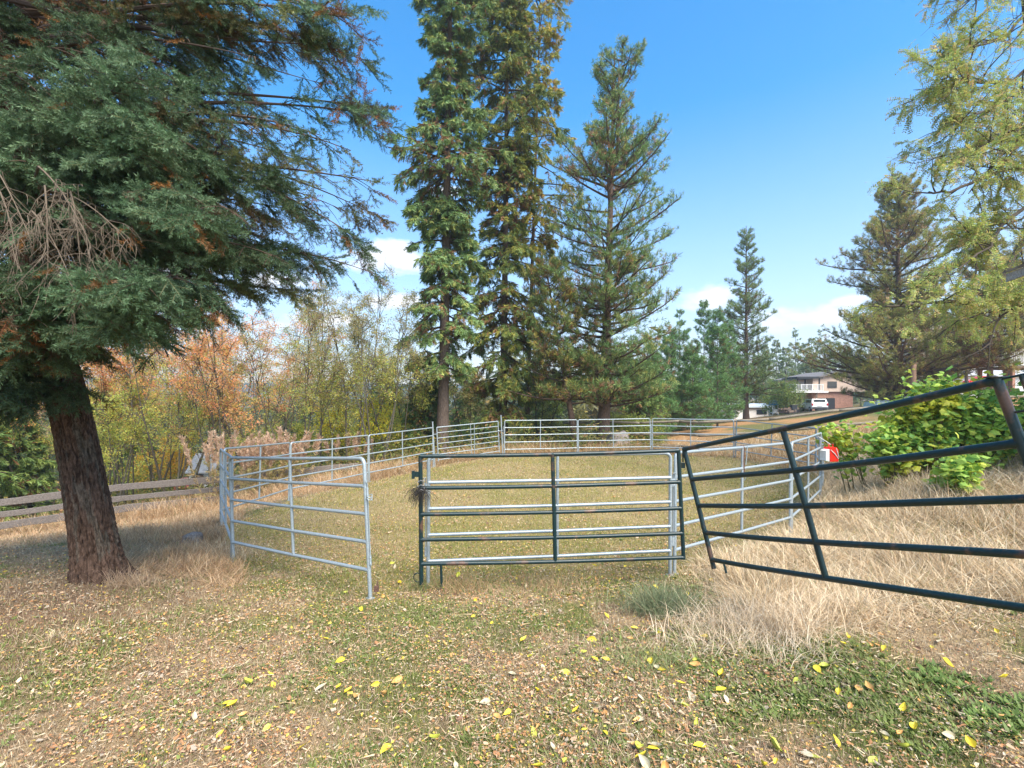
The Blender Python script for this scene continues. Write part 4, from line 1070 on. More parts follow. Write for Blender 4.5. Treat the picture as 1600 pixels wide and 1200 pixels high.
dist = np.concatenate([[0], np.cumsum(np.linalg.norm(np.diff(c, axis=0), axis=1))])
Rt = np.interp(dist, [0, .3, 1.2, 2.2, 2.9, 6, 9, 13], [.225, .20, .178, .160, .150, .125, .09, .03])
th = np.linspace(0, 2 * np.pi, n_, endpoint=False)
Vt, Tt = tubes(c[None], Rt[None], n_)
q = Vt.reshape(K, n_, 3); d = norm(q - c[:, None])
TH = np.tile(th, (K, 1)); DD = np.tile(dist[:, None], (1, n_))
fx_ = TH * 7 / math.pi
wq = fbm(fx_ * 1.2 + 50, DD * 2.2, 31, 3) * 2.2
def per(fn):   # wrap seam
    wv = TH / (2 * np.pi); return fn(TH) * (1 - wv) + fn(TH - 2 * np.pi) * wv
ridge = per(lambda A: np.abs(vnoise(A * 10.0 + wq + 100, DD * 8.0 + 3 * vnoise(A * 3 + 60, DD * 3, 4), 5) - .5) * 2)
ridge2 = per(lambda A: np.abs(vnoise(A * 21 + wq * 2 + 100, DD * 14, 6) - .5) * 2)
fine = per(lambda A: fbm(A * 30 + 100, DD * 40, 7, 2))
disp = .026 * np.minimum(1, ridge * 2.6) ** .7 + .013 * np.minimum(1, ridge2 * 1.8) + .006 * fine - .022
fl_ = .55 * np.exp(-DD / .16) * (.35 + .9 * per(lambda A: vnoise(A * 1.6 + 100, DD * 0 + 2, 8))) * .30
q = q + d * (disp + fl_)[..., None]
shade = (.45 + .8 * np.minimum(1, ridge * 2.2) * (.6 + .8 * fine))
cc = np.array([.115, .072, .050])[None, None] * shade[..., None] * np.array([1, 1, 1])
lich = (per(lambda A: fbm(A * 3 + 100, DD * 2.0, 15, 3)) > .62)[..., None]
cc = np.where(lich, cc * .7 + np.array([.11, .11, .085]) * .5, cc)
a = Acc(); a.add(q.reshape(-1, 3), Tt, cc.reshape(-1, 3)); M_BKV = attr_mat('furrowed_bark', .9, 0, .12)
t = M_BKV.node_tree; b = t.nodes['Principled BSDF']; tcn = t.nodes.new('ShaderNodeTexCoord'); mp = t.nodes.new('ShaderNodeMapping'); mp.inputs['Scale'].default_value = (1, 1, .35); mp.inputs['Rotation'].default_value = (0, -.12, 0)
n = t.nodes.new('ShaderNodeTexNoise'); n.inputs['Scale'].default_value = 42; n.inputs['Detail'].default_value = 8; n.inputs['Roughness'].default_value = .75; t.links.new(tcn.outputs['Object'], mp.inputs[0]); t.links.new(mp.outputs[0], n.inputs['Vector'])
r = t.nodes.new('ShaderNodeValToRGB'); r.color_ramp.elements[0].position = .36; r.color_ramp.elements[0].color = (.35, .33, .32, 1); r.color_ramp.elements[1].position = .64; r.color_ramp.elements[1].color = (1.5, 1.5, 1.5, 1); t.links.new(n.outputs['Fac'], r.inputs[0])
mm = t.nodes.new('ShaderNodeMix'); mm.data_type = 'RGBA'; mm.blend_type = 'MULTIPLY'; mm.inputs['Factor'].default_value = 1; t.links.new([q_ for q_ in t.nodes if q_.type == 'ATTRIBUTE'][0].outputs['Color'], mm.inputs[6]); t.links.new(r.outputs[0], mm.inputs[7]); t.links.new(mm.outputs[2], b.inputs['Base Color'])
bp = t.nodes.new('ShaderNodeBump'); bp.inputs['Strength'].default_value = .9; bp.inputs['Distance'].default_value = .03; t.links.new(n.outputs['Fac'], bp.inputs['Height']); t.links.new(bp.outputs[0], b.inputs['Normal'])
a.build('trunk', M_BKV, o, True)

def needle_sprig(r, nn=88, L_=.20, side=3):
    it = []
    def run(b, d, ln, n_2):
        d = norm(np.array(d, float)); u_ = norm(np.cross(d, [0.1, .2, 1])); v_ = np.cross(d, u_)
        for i in range(n_2):
            f_ = (i + r.random()) / n_2; a_ = r.uniform(0, 6.28); o_ = u_ * math.cos(a_) + v_ * math.sin(a_)
            p0 = b + d * ln * f_; dd_ = norm(d * .85 + o_ * 1.0 + np.array([0, 0, .1])); l2 = .026 * r.uniform(.75, 1.2)
            it.append((p0, p0 + dd_ * l2, .0056, np.cross(dd_, [r.uniform(-1, 1), r.uniform(-1, 1), r.uniform(-1, 1)]), np.ones(3) * r.uniform(.7, 1.15) * (.85 + .4 * f_)))
        it.append((b, b + d * ln, .005, u_, np.array([1.1, .7, .6])))
    run(np.zeros(3), (1, 0, 0), L_, nn)
    for k in range(side):
        s1 = 1 if k % 2 else -1; f_ = .15 + .22 * k
        run(np.array([L_ * f_, 0, 0]), (.72, s1 * .7, r.uniform(-.2, .15)), L_ * (.62 - .12 * k), int(nn * .4))
    V, T, C = blade_tpl(it)
    # single-triangle needles: drop one corner of each diamond
    m_ = np.arange(len(it)); keepT = np.stack([m_ * 4, m_ * 4 + 1, m_ * 4 + 2], 1); return V, np.concatenate([keepT, np.stack([m_ * 4, m_ * 4 + 2, m_ * 4 + 3], 1)[::2]]), C
NS_T = [needle_sprig(random) for _ in range(5)]
far_sp = [fir_tpl(random, 9, .028) for _ in range(4)]
def trunk_at(z):
    k = np.argmin(np.abs(c[:, 2] - z)); return c[k]
tips = [(590, 180, 5.2), (575, 95, 5.7), (592, 285, 5.0), (585, 335, 6.2), (548, 235, 4.5), (578, 425, 5.8), (562, 375, 4.9), (486, 495, 5.9), (445, 455, 5.0), (410, 510, 6.6), (350, 550, 5.6), (430, 400, 4.5), (360, 330, 4.0),
        (290, 300, 3.9), (180, 575, 3.9), (340, 540, 4.2), (285, 470, 3.9), (70, 470, 3.7), (25, 640, 4.1), (-20, 560, 4.3), (520, 70, 5.0), (455, 20, 4.7), (350, -40, 4.6), (565, -60, 5.8), (250, 90, 4.0), (150, 60, 4.2), (60, 100, 4.0),
        (215, 175, 3.9), (280, 215, 4.0), (350, 120, 6.8), (430, 190, 7.0), (480, 250, 6.9), (-100, 300, 4.4), (-80, 450, 4.6), (-120, 150, 5.0), (200, 350, 7.8), (350, 300, 8.0), (430, 345, 7.6), (280, 450, 7.8), (80, 540, 7.6), (380, 430, 7.2),
        (540, 330, 5.6), (520, 420, 6.4), (500, 130, 6.2), (560, 20, 5.2), (470, 330, 5.4), (150, 500, 4.0), (120, 330, 4.3), (40, 250, 4.0), (300, 30, 5.6), (400, 90, 4.6), (260, 385, 4.9), (450, 480, 7.2), (320, 500, 6.6), (230, 540, 5.0), (20, 400, 7.2), (130, 590, 6.6),
        (380, 235, 5.2), (330, 400, 5.8), (430, 280, 4.8), (220, 260, 6.0), (160, 420, 5.6), (70, 330, 6.0), (110, 200, 6.6), (200, 60, 6.4), (20, 30, 5.0), (30, 560, 3.6), (90, 580, 3.9), (-30, 480, 3.8), (180, 490, 3.6), (240, 560, 4.3), (150, 540, 6.2), (15, 690, 4.3), (-30, 660, 4.7), (-60, 700, 5.2), (60, 610, 3.9)]
mains = []; lens = []
tips = tips + [(x_ + random.uniform(-70, 8), y_ + random.uniform(-35, 35), d_ + random.uniform(-.5, .6)) for x_, y_, d_ in tips[::4]]
tips = [(x_, y_ - (42 if y_ > 440 else 0) - (25 if y_ > 500 and d_ < 4.5 else 0), d_) for x_, y_, d_ in tips]
for (px, py, D) in tips:
    e = P(px, py, D) - b0; rr_ = math.hypot(e[0] - trunk_at(e[2])[0], e[1]); zb = max(e[2] + rng.uniform(-.02, .22) * rr_, 2.15 + rng.uniform(0, .5)); s0 = trunk_at(zb)
    mid = s0 * .45 + e * .55 + np.array([0, 0, .10 * rr_ * rng.uniform(-.6, 1.9)]) + rng.normal(0, .14, 3)
    u_ = np.linspace(0, 1, 16)[:, None]; mains.append((1 - u_) ** 2 * s0 + 2 * u_ * (1 - u_) * mid + u_ ** 2 * e); lens.append(rr_)
M = np.array(mains); Ln = np.array(lens); nb = len(M)
w = Acc(); V, T = tubes(M, np.linspace(1, .12, 16)[None] ** 1.2 * (.010 + .0075 * Ln)[:, None], 7); w.add(V, T, np.array([.10, .07, .055]))
nl = 30; tt = np.sort(rng.uniform(.16, 1, (nb, nl)), 1); p, tg = sample(M, tt)
side = norm(np.cross(tg, [0, 0, 1.])) * np.where(np.arange(nl) % 2, 1, -1)[None, :, None]
ld = tg * .85 + side * .8 + np.array([0, 0, -.15]) + rng.normal(0, .16, tg.shape); LL = (np.minimum(Ln, 3.6)[:, None] * .20 * (1.15 - tt) + .16) * rng.uniform(.6, 1.25, tt.shape)
LT = curves(p.reshape(-1, 3), ld.reshape(-1, 3), LL.ravel(), 7, .5, .14)
V, T = tubes(LT, np.tile(np.linspace(.0055, .002, 7), (len(LT), 1)), 3); w.add(V, T, np.array([.11, .075, .055]))
# sprigs on laterals: spacing about 9 cm
cnt = np.maximum(2, (LL.ravel() / .078).astype(int)); kk = np.repeat(np.arange(len(LT)), cnt); p1, t1 = sample(LT[kk], rng.uniform(.08, 1, (len(kk), 1)))
inner = np.repeat(1 - tt.ravel(), cnt)
kk2 = np.repeat(np.arange(nb), 18); p2, t2 = sample(M[kk2], rng.uniform(.45, 1, (len(kk2), 1)))
pos = np.concatenate([p1[:, 0], p2[:, 0]]); X = np.concatenate([t1[:, 0], t2[:, 0]]) + rng.normal(0, .35, (len(pos), 3)) + np.array([0, 0, -.12]); inner = np.concatenate([inner, np.full(len(kk2), .2)])
kb = np.concatenate([kk // nl, kk2])
tint = pick([(.075, .14, .075), (.06, .12, .07)], [1, 1], len(pos))
bcl = rng.choice(4, nb, p=[.3, .3, .25, .15]); tD = np.array([t_[2] for t_ in tips]); bcl[tD < 4.45] = np.where(rng.uniform(0, 1, (tD < 4.45).sum()) < .6, 0, 2)
for q_, cset in enumerate(([(.09, .16, .075), (.135, .215, .11)], [(.13, .16, .055), (.18, .20, .07)], [(.055, .095, .045), (.075, .125, .055)], [(.11, .11, .04), (.16, .13, .05)])):
    m_ = bcl[kb] == q_; tint[m_] = pick(cset, [1, 1], m_.sum())
bn = fbm(pos[:, 0] * 1.3 + 9, pos[:, 2] * 1.3 + pos[:, 1], 66, 3)
below = -(X[:, 2])
isb = rng.uniform(0, 1, len(pos)) < np.clip(.02 + .38 * sstep(.5, .9, inner) + .6 * (bn > .57) * (rng.uniform(0, 1, len(pos)) < .6), 0, .75) * np.where((np.array([t_[2] for t_ in tips])[kb] < 4.4), .35, 1)
tint[isb] = pick([(.17, .085, .03), (.24, .11, .03), (.10, .065, .04)], [4, 2, 3], isb.sum())
drop = rng.uniform(0, 1, len(pos)) < .28 * (inner > .6)
gap = fbm(pos[:, 0] * 1.1 + 41, pos[:, 2] * 1.7 + pos[:, 1] * .6, 88, 3); drop |= (gap > .505) & (rng.uniform(0, 1, len(pos)) < .88) & (tD[kb] > 3.9)
img = np.stack([(pos[:, 0] + b0[0]) / (pos[:, 1] + b0[1]) * F + 800], 1)
drop |= (pos[:, 0] < -.0) & (pos[:, 1] < -1.1) & (pos[:, 2] > 2.6) & (pos[:, 2] < 3.6) & (rng.uniform(0, 1, len(pos)) < .75)
pos = pos[~drop]; X = X[~drop]; tint = tint[~drop]
a = Acc(); scatter(a, NS_T, pos, X, rng.uniform(.9, 1.5, len(pos)), tint, rng.normal(0, .5, len(pos)))
a.build('boughs', M_NEEDLE, o); print('near sprigs', len(pos))
# the crown above the picture and behind the trunk
nb2 = 95; zz = rng.uniform(3.2, 11.2, nb2); az = rng.uniform(0, 6.28, nb2); fr2 = (zz - 3) / 9.0
zz_low = zz < 6.4; az = np.where(zz_low, rng.uniform(1.9, 4.6, nb2), az)
Ln2 = (4.0 * (1 - fr2) ** .8 + .4) * rng.uniform(.6, 1.1, nb2); st_ = np.array([trunk_at(z) for z in zz]); el = np.radians(-5 + 30 * fr2)
M2 = curves(st_, np.stack([np.cos(az) * np.cos(el), np.sin(az) * np.cos(el), np.sin(el)], 1), Ln2, 8, .3, .08)
V, T = tubes(M2, np.linspace(1, .2, 8)[None] * (.012 + .008 * Ln2)[:, None], 5); w.add(V, T, np.array([.10, .07, .055]))
p, tg = sample(M2, rng.uniform(.2, 1, (nb2, 16))); side = norm(np.cross(tg, [0, 0, 1.])) * rng.choice([-1, 1], (nb2, 16, 1))
LT2 = curves(p.reshape(-1, 3), (tg * .8 + side * .8).reshape(-1, 3), rng.uniform(.3, .8, nb2 * 16), 5, .7, .12)
V, T = tubes(LT2, np.tile(np.linspace(.006, .002, 5), (len(LT2), 1)), 3); w.add(V, T, np.array([.11, .075, .055])); w.build('limbs', M_WOODV, o)
p, tg = sample(LT2, rng.uniform(.05, 1, (len(LT2), 7))); p = p.reshape(-1, 3); tg = tg.reshape(-1, 3)
a = Acc(); scatter(a, far_sp, p, tg + rng.normal(0, .3, tg.shape), rng.uniform(.7, 1.1, len(p)), pick([(.04, .075, .035), (.06, .10, .045), (.12, .07, .03)], [5, 3, 2], len(p)), rng.normal(0, .5, len(p)))
a.build('crown', M_NEEDLE, o)
# dead grey-tan hanging twigs under the boughs
roots = [((40, 270, 4.3), (235, 430, 4.0)), ((30, 260, 4.2), (165, 420, 4.0)), ((70, 290, 3.8), (75, 430, 3.6)), ((0, 300, 3.8), (30, 420, 3.6)), ((95, 300, 4.0), (205, 385, 3.7)), ((50, 330, 3.8), (115, 450, 3.6)), ((110, 300, 3.9), (125, 410, 3.7)), ((-30, 230, 3.9), (50, 380, 3.6)), ((60, 260, 3.8), (140, 380, 3.6))]
D0 = []
for r0_, e0 in roots:
    s0 = P(*r0_) - b0; e = P(*e0) - b0; s0 = trunk_at(s0[2]) * .0 + s0; mid = (s0 + e) / 2 + np.array([.06, -.05, .10]); u_ = np.linspace(0, 1, 16)[:, None]
    D0.append((1 - u_) ** 2 * s0 + 2 * u_ * (1 - u_) * mid + u_ ** 2 * e)
D0 = np.array(D0); w = Acc(); tan_ = np.array([.15, .118, .088])
V, T = tubes(D0, np.tile(np.linspace(.007, .002, 16), (len(D0), 1)), 6); w.add(V, T, tan_)
j0_ = [np.stack([trunk_at(q[0][2] + .15), (trunk_at(q[0][2] + .1) + q[0]) / 2 + [0, 0, .03], q[0]]) for q in D0]
V, T = tubes(np.array(j0_), np.tile([.018, .014, .010], (len(D0), 1)), 6); w.add(V, T, tan_ * .7)
p, tg = sample(D0, rng.uniform(.1, 1, (len(D0), 15))); q1_ = curves(p.reshape(-1, 3), (tg * .5 + rng.normal(0, .6, tg.shape) + [0, 0, -.5]).reshape(-1, 3), rng.uniform(.12, .42, len(D0) * 15), 8, .8, .3)
V, T = tubes(q1_, np.tile(np.linspace(.0025, .0011, 8), (len(q1_), 1)), 4); w.add(V, T, tan_)
p, tg = sample(q1_, rng.uniform(.2, 1, (len(q1_), 4))); q2_ = curves(p.reshape(-1, 3), (tg + rng.normal(0, .6, tg.shape) + [0, 0, -.3]).reshape(-1, 3), rng.uniform(.05, .2, len(q1_) * 4), 5, .6, .3)
V, T = tubes(q2_, np.tile(np.linspace(.0022, .001, 5), (len(q2_), 1)), 3); w.add(V, T, tan_ * 1.1)
w.build('dead_twigs', M_WOODV, o)

# far valley woods, too many to tell apart
a = Acc(); n1 = 900
xx = rng.uniform(-1, .25, n1); yy = rng.uniform(55, 330, n1) ** 1.0; X0 = xx * yy * 1.25; zz = hgt(X0, yy); Ht = rng.uniform(5, 13, n1)
nn_ = 26; px_ = np.repeat(X0, nn_) + rng.normal(0, 1, n1 * nn_) * np.repeat(Ht, nn_) * .13; py_ = np.repeat(yy, nn_) + rng.normal(0, 1, n1 * nn_) * np.repeat(Ht, nn_) * .13
fz = rng.uniform(0.03, 1, n1 * nn_); px_ = np.repeat(X0, nn_) + (px_ - np.repeat(X0, nn_)) * (1.25 - fz); pz_ = np.repeat(zz, nn_) + fz * np.repeat(Ht, nn_)
kcol = rng.choice(3, n1, p=[.45, .4, .15]); base_c = np.array([(.07, .10, .055), (.15, .15, .055), (.28, .2, .07)])[kcol]
scatter(a, FIR_T, np.stack([px_, py_, pz_], 1), rng.normal(0, 1, (n1 * nn_, 3)), rng.uniform(5, 11, n1 * nn_), np.repeat(base_c, nn_, 0) * rng.uniform(.7, 1.3, (n1 * nn_, 1)))
tag(a.build('valley_woods', M_NEEDLE), 'mixed woods filling the valley far beyond the pen at left', 'woods', kind='stuff')
a = Acc(); n1 = 420
xx = rng.uniform(.15, 1.2, n1); yy = rng.uniform(105, 330, n1); X0 = xx * yy; zz = hgt(X0, yy); Ht = rng.uniform(7, 14, n1); nn_ = 26
fz = rng.uniform(0.03, 1, n1 * nn_); px_ = np.repeat(X0, nn_) + rng.normal(0, 1, n1 * nn_) * np.repeat(Ht, nn_) * .13 * (1.25 - fz); py_ = np.repeat(yy, nn_) + rng.normal(0, 1, n1 * nn_)
scatter(a, FIR_T, np.stack([px_, py_, np.repeat(zz, nn_) + fz * np.repeat(Ht, nn_)], 1), rng.normal(0, 1, (n1 * nn_, 3)), rng.uniform(5, 10, n1 * nn_), np.repeat(np.array([(.07, .11, .075), (.09, .12, .07)])[rng.integers(0, 2, n1)], nn_, 0) * rng.uniform(.7, 1.3, (n1 * nn_, 1)))
tag(a.build('hillside_woods', M_NEEDLE), 'dark conifer woods on the rise beyond the houses at right', 'woods', kind='stuff')
# undergrowth beyond the pen
a = Acc(); n1 = 26000; xx = rng.uniform(-1.15, .3, n1); yy = rng.uniform(19.5, 48, n1); X0 = xx * yy; m_ = (fbm(X0 * .35, yy * .35, 71, 3) > .43) & (hypot_ok := np.hypot(X0 - 2.4, yy - 12) > 9.6); X0 = X0[m_]; yy = yy[m_]
zz = hgt(X0, yy) + rng.uniform(0, 1, len(X0)) ** 1.7 * 1.9 * fbm(X0 * .5, yy * .5, 72, 2)
scatter(a, LEAF_T, np.stack([X0, yy, zz], 1), rng.normal(0, 1, (len(X0), 3)), rng.uniform(1.6, 2.8, len(X0)), pick([(.2, .22, .06), (.30, .27, .08), (.12, .16, .05), (.4, .25, .12)], [4, 3, 3, 1], len(X0)))
tag(a.build('undergrowth', M_LEAF), 'tangled low undergrowth below the saplings beyond the pen', 'undergrowth', kind='stuff')
# ------------------------------------------------------------------ houses and vehicles at right
M_STUCCO = mat('pink_beige_stucco', (.62, .48, .38), .9, 0, .08, 3, .1)
M_WHITEP = mat('white_paint', (.72, .72, .70), .6, 0, .06, 4)
M_GLASS = mat('dark_window_glass', (.03, .04, .05), .08, 0, .2, 3, 0, .8)
M_BRICKR = mat('red_brown_brick', (.38, .21, .15), .9, 0, .3, 6, .2)
M_ROOF = mat('grey_shingle', (.16, .15, .145), .9, 0, .3, 10, .3)
M_BLACK = mat('black_metal', (.03, .035, .04), .5, 0, .2, 10)
M_TIMB = wood_mat('grey_brown_timber', (.14, .10, .08), (.30, .23, .18), (3, 3, 9), .3)
def bx(o, name, m_, *boxes):
    a = Acc()
    for c_, d_ in boxes: a.box(c_, d_)
    return a.build(name, m_, o)

# deck house: X along the view's right, D ~ 68
z0 = h1(40, 67); q = at(1270, 68); HB = (q[0], 68, EYE - (645 - HZ) / F * 68)
o = thing('deck_house', HB, 'pinkish beige house with a raised white-railed deck and dark pergola beside the parked car', 'house')
s = 68 / F
def hx(px): return (px - 1270) * s
def hz_(py): return (645 - py) * s
a = Acc(); a.prism([(hx(1270), hz_(612)), (hx(1352), hz_(612)), (hx(1352), hz_(588)), (hx(1322), hz_(580)), (hx(1270), hz_(591))], 1, 0, 9); a.build('wall', M_STUCCO, o)
a = Acc(); a.prism([(hx(1264), hz_(592.8)), (hx(1322), hz_(580.2)), (hx(1322), hz_(578)), (hx(1264), hz_(590.5))], 1, -.5, 9.6); a.prism([(hx(1322), hz_(580.2)), (hx(1358), hz_(589.2)), (hx(1358), hz_(587)), (hx(1322), hz_(578))], 1, -.5, 9.6); a.build('roof', M_ROOF, o)
bx(o, 'lower_wall', M_BRICKR, ((hx(1303), 4.6, hz_(629)), (hx(1335) - hx(1271), 8.6, hz_(612) - hz_(646) - .02)))
dk = bx(o, 'deck', M_WHITEP, ((hx(1250), -.2, hz_(612.5)), (hx(1285) - hx(1229) + .0, 4.2, .22)))
rl = Acc()
for x0, x1, yy0, yy1 in ((1229, 1270, -2.3, -2.3), (1229, 1229, -2.3, 1.8)):
    for zz0 in (hz_(601.5), hz_(610.5)): rl.box(((hx(x0) + hx(x1)) / 2, (yy0 + yy1) / 2, zz0), (max(.07, hx(x1) - hx(x0)), max(.07, yy1 - yy0), .07))
for k in range(6): rl.box((hx(1229 + k * 8.1), -2.3, hz_(606.5)), (.09, .09, .95))
for k in range(30): rl.box((hx(1229 + k * 1.4), -2.3, hz_(606)), (.03, .03, .85))
rl.build('railing', M_WHITEP, o)
pg = Acc()
for px in (1233, 1266):
    for y in (-2.0, 1.2): pg.box((hx(px), y, hz_(601)), (.13, .13, 1.9))
pg.box((hx(1250), -.4, hz_(591.5)), (hx(1270) - hx(1231), 3.9, .16)); pg.box((hx(1250), -.4, hz_(590)), (hx(1268) - hx(1234), 3.0, .12)); pg.build('pergola', M_BLACK, o)
for px in (1229.5, 1239, 1262):
    bx(o, 'deck_post', M_TIMB, ((hx(px), -2.0, hz_(628.5)), (.18, .18, hz_(613.6) - hz_(644))))
bx(o, 'window', M_GLASS, ((hx(1300), -.03, hz_(601)), (1.3, .08, .9)))
bx(o, 'garage_shade_panel', M_BLACK, ((hx(1292), .27, hz_(632)), (2.6, .06, 1.8)))  # flat black panel on the wall, painted as the dark inside of a garage
fu = Acc()
for px in (1243, 1256): fu.box((hx(px), -1.2, hz_(609)), (.9, .7, .1)); fu.box((hx(px), -.9, hz_(605.5)), (.9, .12, .6)); fu.box((hx(px) - .38, -1.2, hz_(610.6)), (.06, .6, .3)); fu.box((hx(px) + .38, -1.2, hz_(610.6)), (.06, .6, .3))
d_ = fu.build('patio_chairs', M_BLACK); d_.name = 'patio_bench'; d_.location = o.location; tag(d_, 'dark seating on the raised deck of the beige house', 'patio seat')

# white SUV seen from behind
cq = P(1271, 643, 64); o = thing('parked_car', (cq[0], cq[1], h1(cq[0], cq[1]) * 0 + cq[2]), 'white estate car with roof bars parked beside the beige house', 'car', rz=math.radians(-14))
M_CAR = mat('white_car_paint', (.70, .71, .72), .25, 0, .04, 3, 0, .5, None, .6); M_TYRE = mat('tyre_rubber', (.02, .02, .02), .8, 0, .2, 10); M_LIGHT = mat('red_lens', (.45, .02, .02), .3, 0, .1, 5)
a = Acc(); prof_ = [(-2.3, .38), (2.25, .38), (2.3, .75), (2.15, .98), (1.15, 1.08), (.45, 1.62), (-1.95, 1.68), (-2.25, 1.1), (-2.32, .7)]   # y = length, rear at -2.3
def body(prof_, wb, wt, zc, acc):
    V = []; n = len(prof_)
    for sx in (-1, 1):
        for y, z in prof_: V.append((sx * (wb if z < zc else wt), y, z))
    T = []
    for i in range(n):
        j = (i + 1) % n; T += [(i, j, n + j), (i, n + j, n + i)]
    for i in range(1, n - 1): T += [(0, i + 1, i), (n, n + i, n + i + 1)]
    acc.add(V, T)
body(prof_, .92, .78, 1.2, a); a.build('body', M_CAR, o)
bx(o, 'rear_window', M_GLASS, ((0, -2.135, 1.38), (1.35, .06, .42)))
for sx in (-1, 1):
    bx(o, 'side_window', M_GLASS, ((sx * .845, -1.3, 1.36), (.06, .85, .34)), ((sx * .845, -.25, 1.36), (.06, .95, .34)))
    bx(o, 'tail_light', M_LIGHT, ((sx * .86, -2.29, .98), (.16, .08, .3)))
    a = Acc(); a.tube([(sx * .68, -1.7, 1.74), (sx * .68, .3, 1.72)], .025, 6); a.build('roof_bar', M_BLACK, o)
    for y in (-1.45, 1.4):
        a = Acc(); a.tube([(sx * .72, y, .34), (sx * .95, y, .34)], .34, 20); wh = a.build('wheel', M_TYRE, o)
        a = Acc(); a.tube([(sx * .94, y, .34), (sx * .965, y, .34)], .20, 14); a.build('rim', M_GALV, wh)
bx(o, 'bumper', M_BLACK, ((0, -2.33, .52), (1.75, .14, .2)))
bx(o, 'number_plate', M_WHITEP, ((0, -2.34, .82), (.5, .03, .13)))

# long white shed/trailer
cq = P(1176, 655, 76); o = thing('white_shed', (cq[0], cq[1], cq[2]), 'long low white shed with pale blue-grey roof behind the slim cone-shaped pine', 'shed')
s = 76 / F; W2 = 40 * s
bx(o, 'wall', M_WHITEP, ((0, 1.8, 8 * s), (W2 * 2, 3.6, 20 * s)))
a = Acc(); a.prism([(-.4, 18 * s), (4.0, 18 * s), (4.0, 19 * s), (1.8, 24.5 * s), (-.4, 20 * s)], 0, -W2 - .3, W2 + .3); a.build('roof', mat('pale_blue_metal_roof', (.50, .56, .60), .5, .2, .15, 2), o)
bx(o, 'door', M_GLASS, ((W2 * -.35, -.03, 7 * s), (.25, .06, 15 * s))); bx(o, 'window', M_GLASS, ((W2 * .35, -.03, 11 * s), (1.6, .06, .7))); bx(o, 'window', M_GLASS, ((W2 * .75, -.03, 11 * s), (.9, .06, .7)))
bx(o, 'trim', M_ROOF, ((W2 * .1, -.05, 17.2 * s), (W2 * 1.4, .05, .12)))
# white tarpaulin covered boat
cq = P(1118, 652, 62); o = thing('covered_boat', (cq[0], cq[1], h1(cq[0], cq[1])), 'something long under a creased white tarpaulin left of the white shed', 'boat cover', rz=-.35)
V = []; nA, nB = 30, 12; 
for i in range(nA):
    f_ = i / (nA - 1); w0 = 1.0 * math.sin(math.pi * min(1, f_ * .9 + .1)) ** .5 + .05; h0 = 2.2 - 1.0 * f_ + .2 * math.sin(f_ * 14)
    for j in range(nB):
        t_ = math.pi * j / (nB - 1); V.append((-2.4 + 4.8 * f_, math.cos(t_) * w0 * (1 + .12 * math.sin(f_ * 40 + j)), .35 + (h0 - .35) * math.sin(t_) ** .7 * (1 + .05 * math.sin(f_ * 60 + j * 2))))
T = [x for i in range(nA - 1) for j in range(nB - 1) for x in ((i * nB + j, (i + 1) * nB + j, (i + 1) * nB + j + 1), (i * nB + j, (i + 1) * nB + j + 1, i * nB + j + 1))]
a = Acc(); a.add(V, T); a.build('tarpaulin', mat('white_tarp', (.70, .74, .78), .4, 0, .1, 2, .3), o, True)
a = Acc()
for sx in (-1.2, .6): a.tube([(sx, -.7, .3), (sx, .7, .3)], .3, 14)
a.build('wheels', M_TYRE, o)
# blue canopy / playhouse, trash bins and yard clutter near the car
cq = P(1209, 655, 66); o = thing('play_set', (cq[0], cq[1], cq[2]), 'child slide and play hut with blue canopy beside the right end of the white shed', 'play set')
s = 66 / F
a = Acc(); a.prism([(-5 * s, 22 * s), (5 * s, 22 * s), (4 * s, 28 * s), (0, 29.5 * s), (-4 * s, 28 * s)], 1, -.5, .5); a.build('canopy', mat('blue_canvas', (.05, .20, .38), .8, 0, .2, 3), o)
bx(o, 'frame', M_WHITEP, ((-4 * s, -.4, 11 * s), (.09, .09, 22 * s)), ((4 * s, -.4, 11 * s), (.09, .09, 22 * s)), ((-4 * s, .4, 11 * s), (.09, .09, 22 * s)), ((4 * s, .4, 11 * s), (.09, .09, 22 * s)), ((0, 0, 10 * s), (8 * s, .9, .1)), ((0, -.42, 13 * s), (8 * s, .05, .5)))
a = Acc(); a.prism([(4 * s, 10.5 * s), (4.5 * s, 10.5 * s), (13 * s, 1 * s), (12 * s, 0)], 1, -.3, .3); a.build('slide', mat('pale_blue_plastic', (.35, .5, .6), .4), o)
for px, lb, c_ in ((1240, 'dark wheeled bin beside the deck posts, left of the white car', (.06, .07, .08)), (1232, 'grey heap of timber and stones left of the dark bin', None)):
    cq = P(px, 645, 63)
    if c_:
        b_ = thing('wheeled_bin', (cq[0], cq[1], cq[2]), lb, 'bin')
        a = Acc(); a.prism([(-.28, .08), (.28, .08), (.34, 1.0), (-.34, 1.0)], 1, -.3, .3); a.build('bin_body', M_BLACK, b_); bx(b_, 'lid', M_ROOF, ((0, 0, 1.03), (.76, .7, .06)))
        a = Acc(); a.tube([(-.34, .3, .12), (.34, .3, .12)], .12, 10); a.build('wheel', M_TYRE, b_)
    else:
        a = Acc(); 
        for k in range(26):
            a.box((0, 0, 0), (rng.uniform(.3, 1.6), rng.uniform(.1, .3), rng.uniform(.06, .25)), Matrix.Translation((cq[0] + rng.uniform(-1, 1), cq[1] + rng.uniform(-.6, .6), cq[2] + rng.uniform(0, .6))) @ Matrix.Rotation(rng.uniform(0, 3), 4, 'Z') @ Matrix.Rotation(rng.uniform(-.3, .3), 4, 'Y'))
        tag(a.build('timber_pile', M_TIMB), lb, 'timber pile')

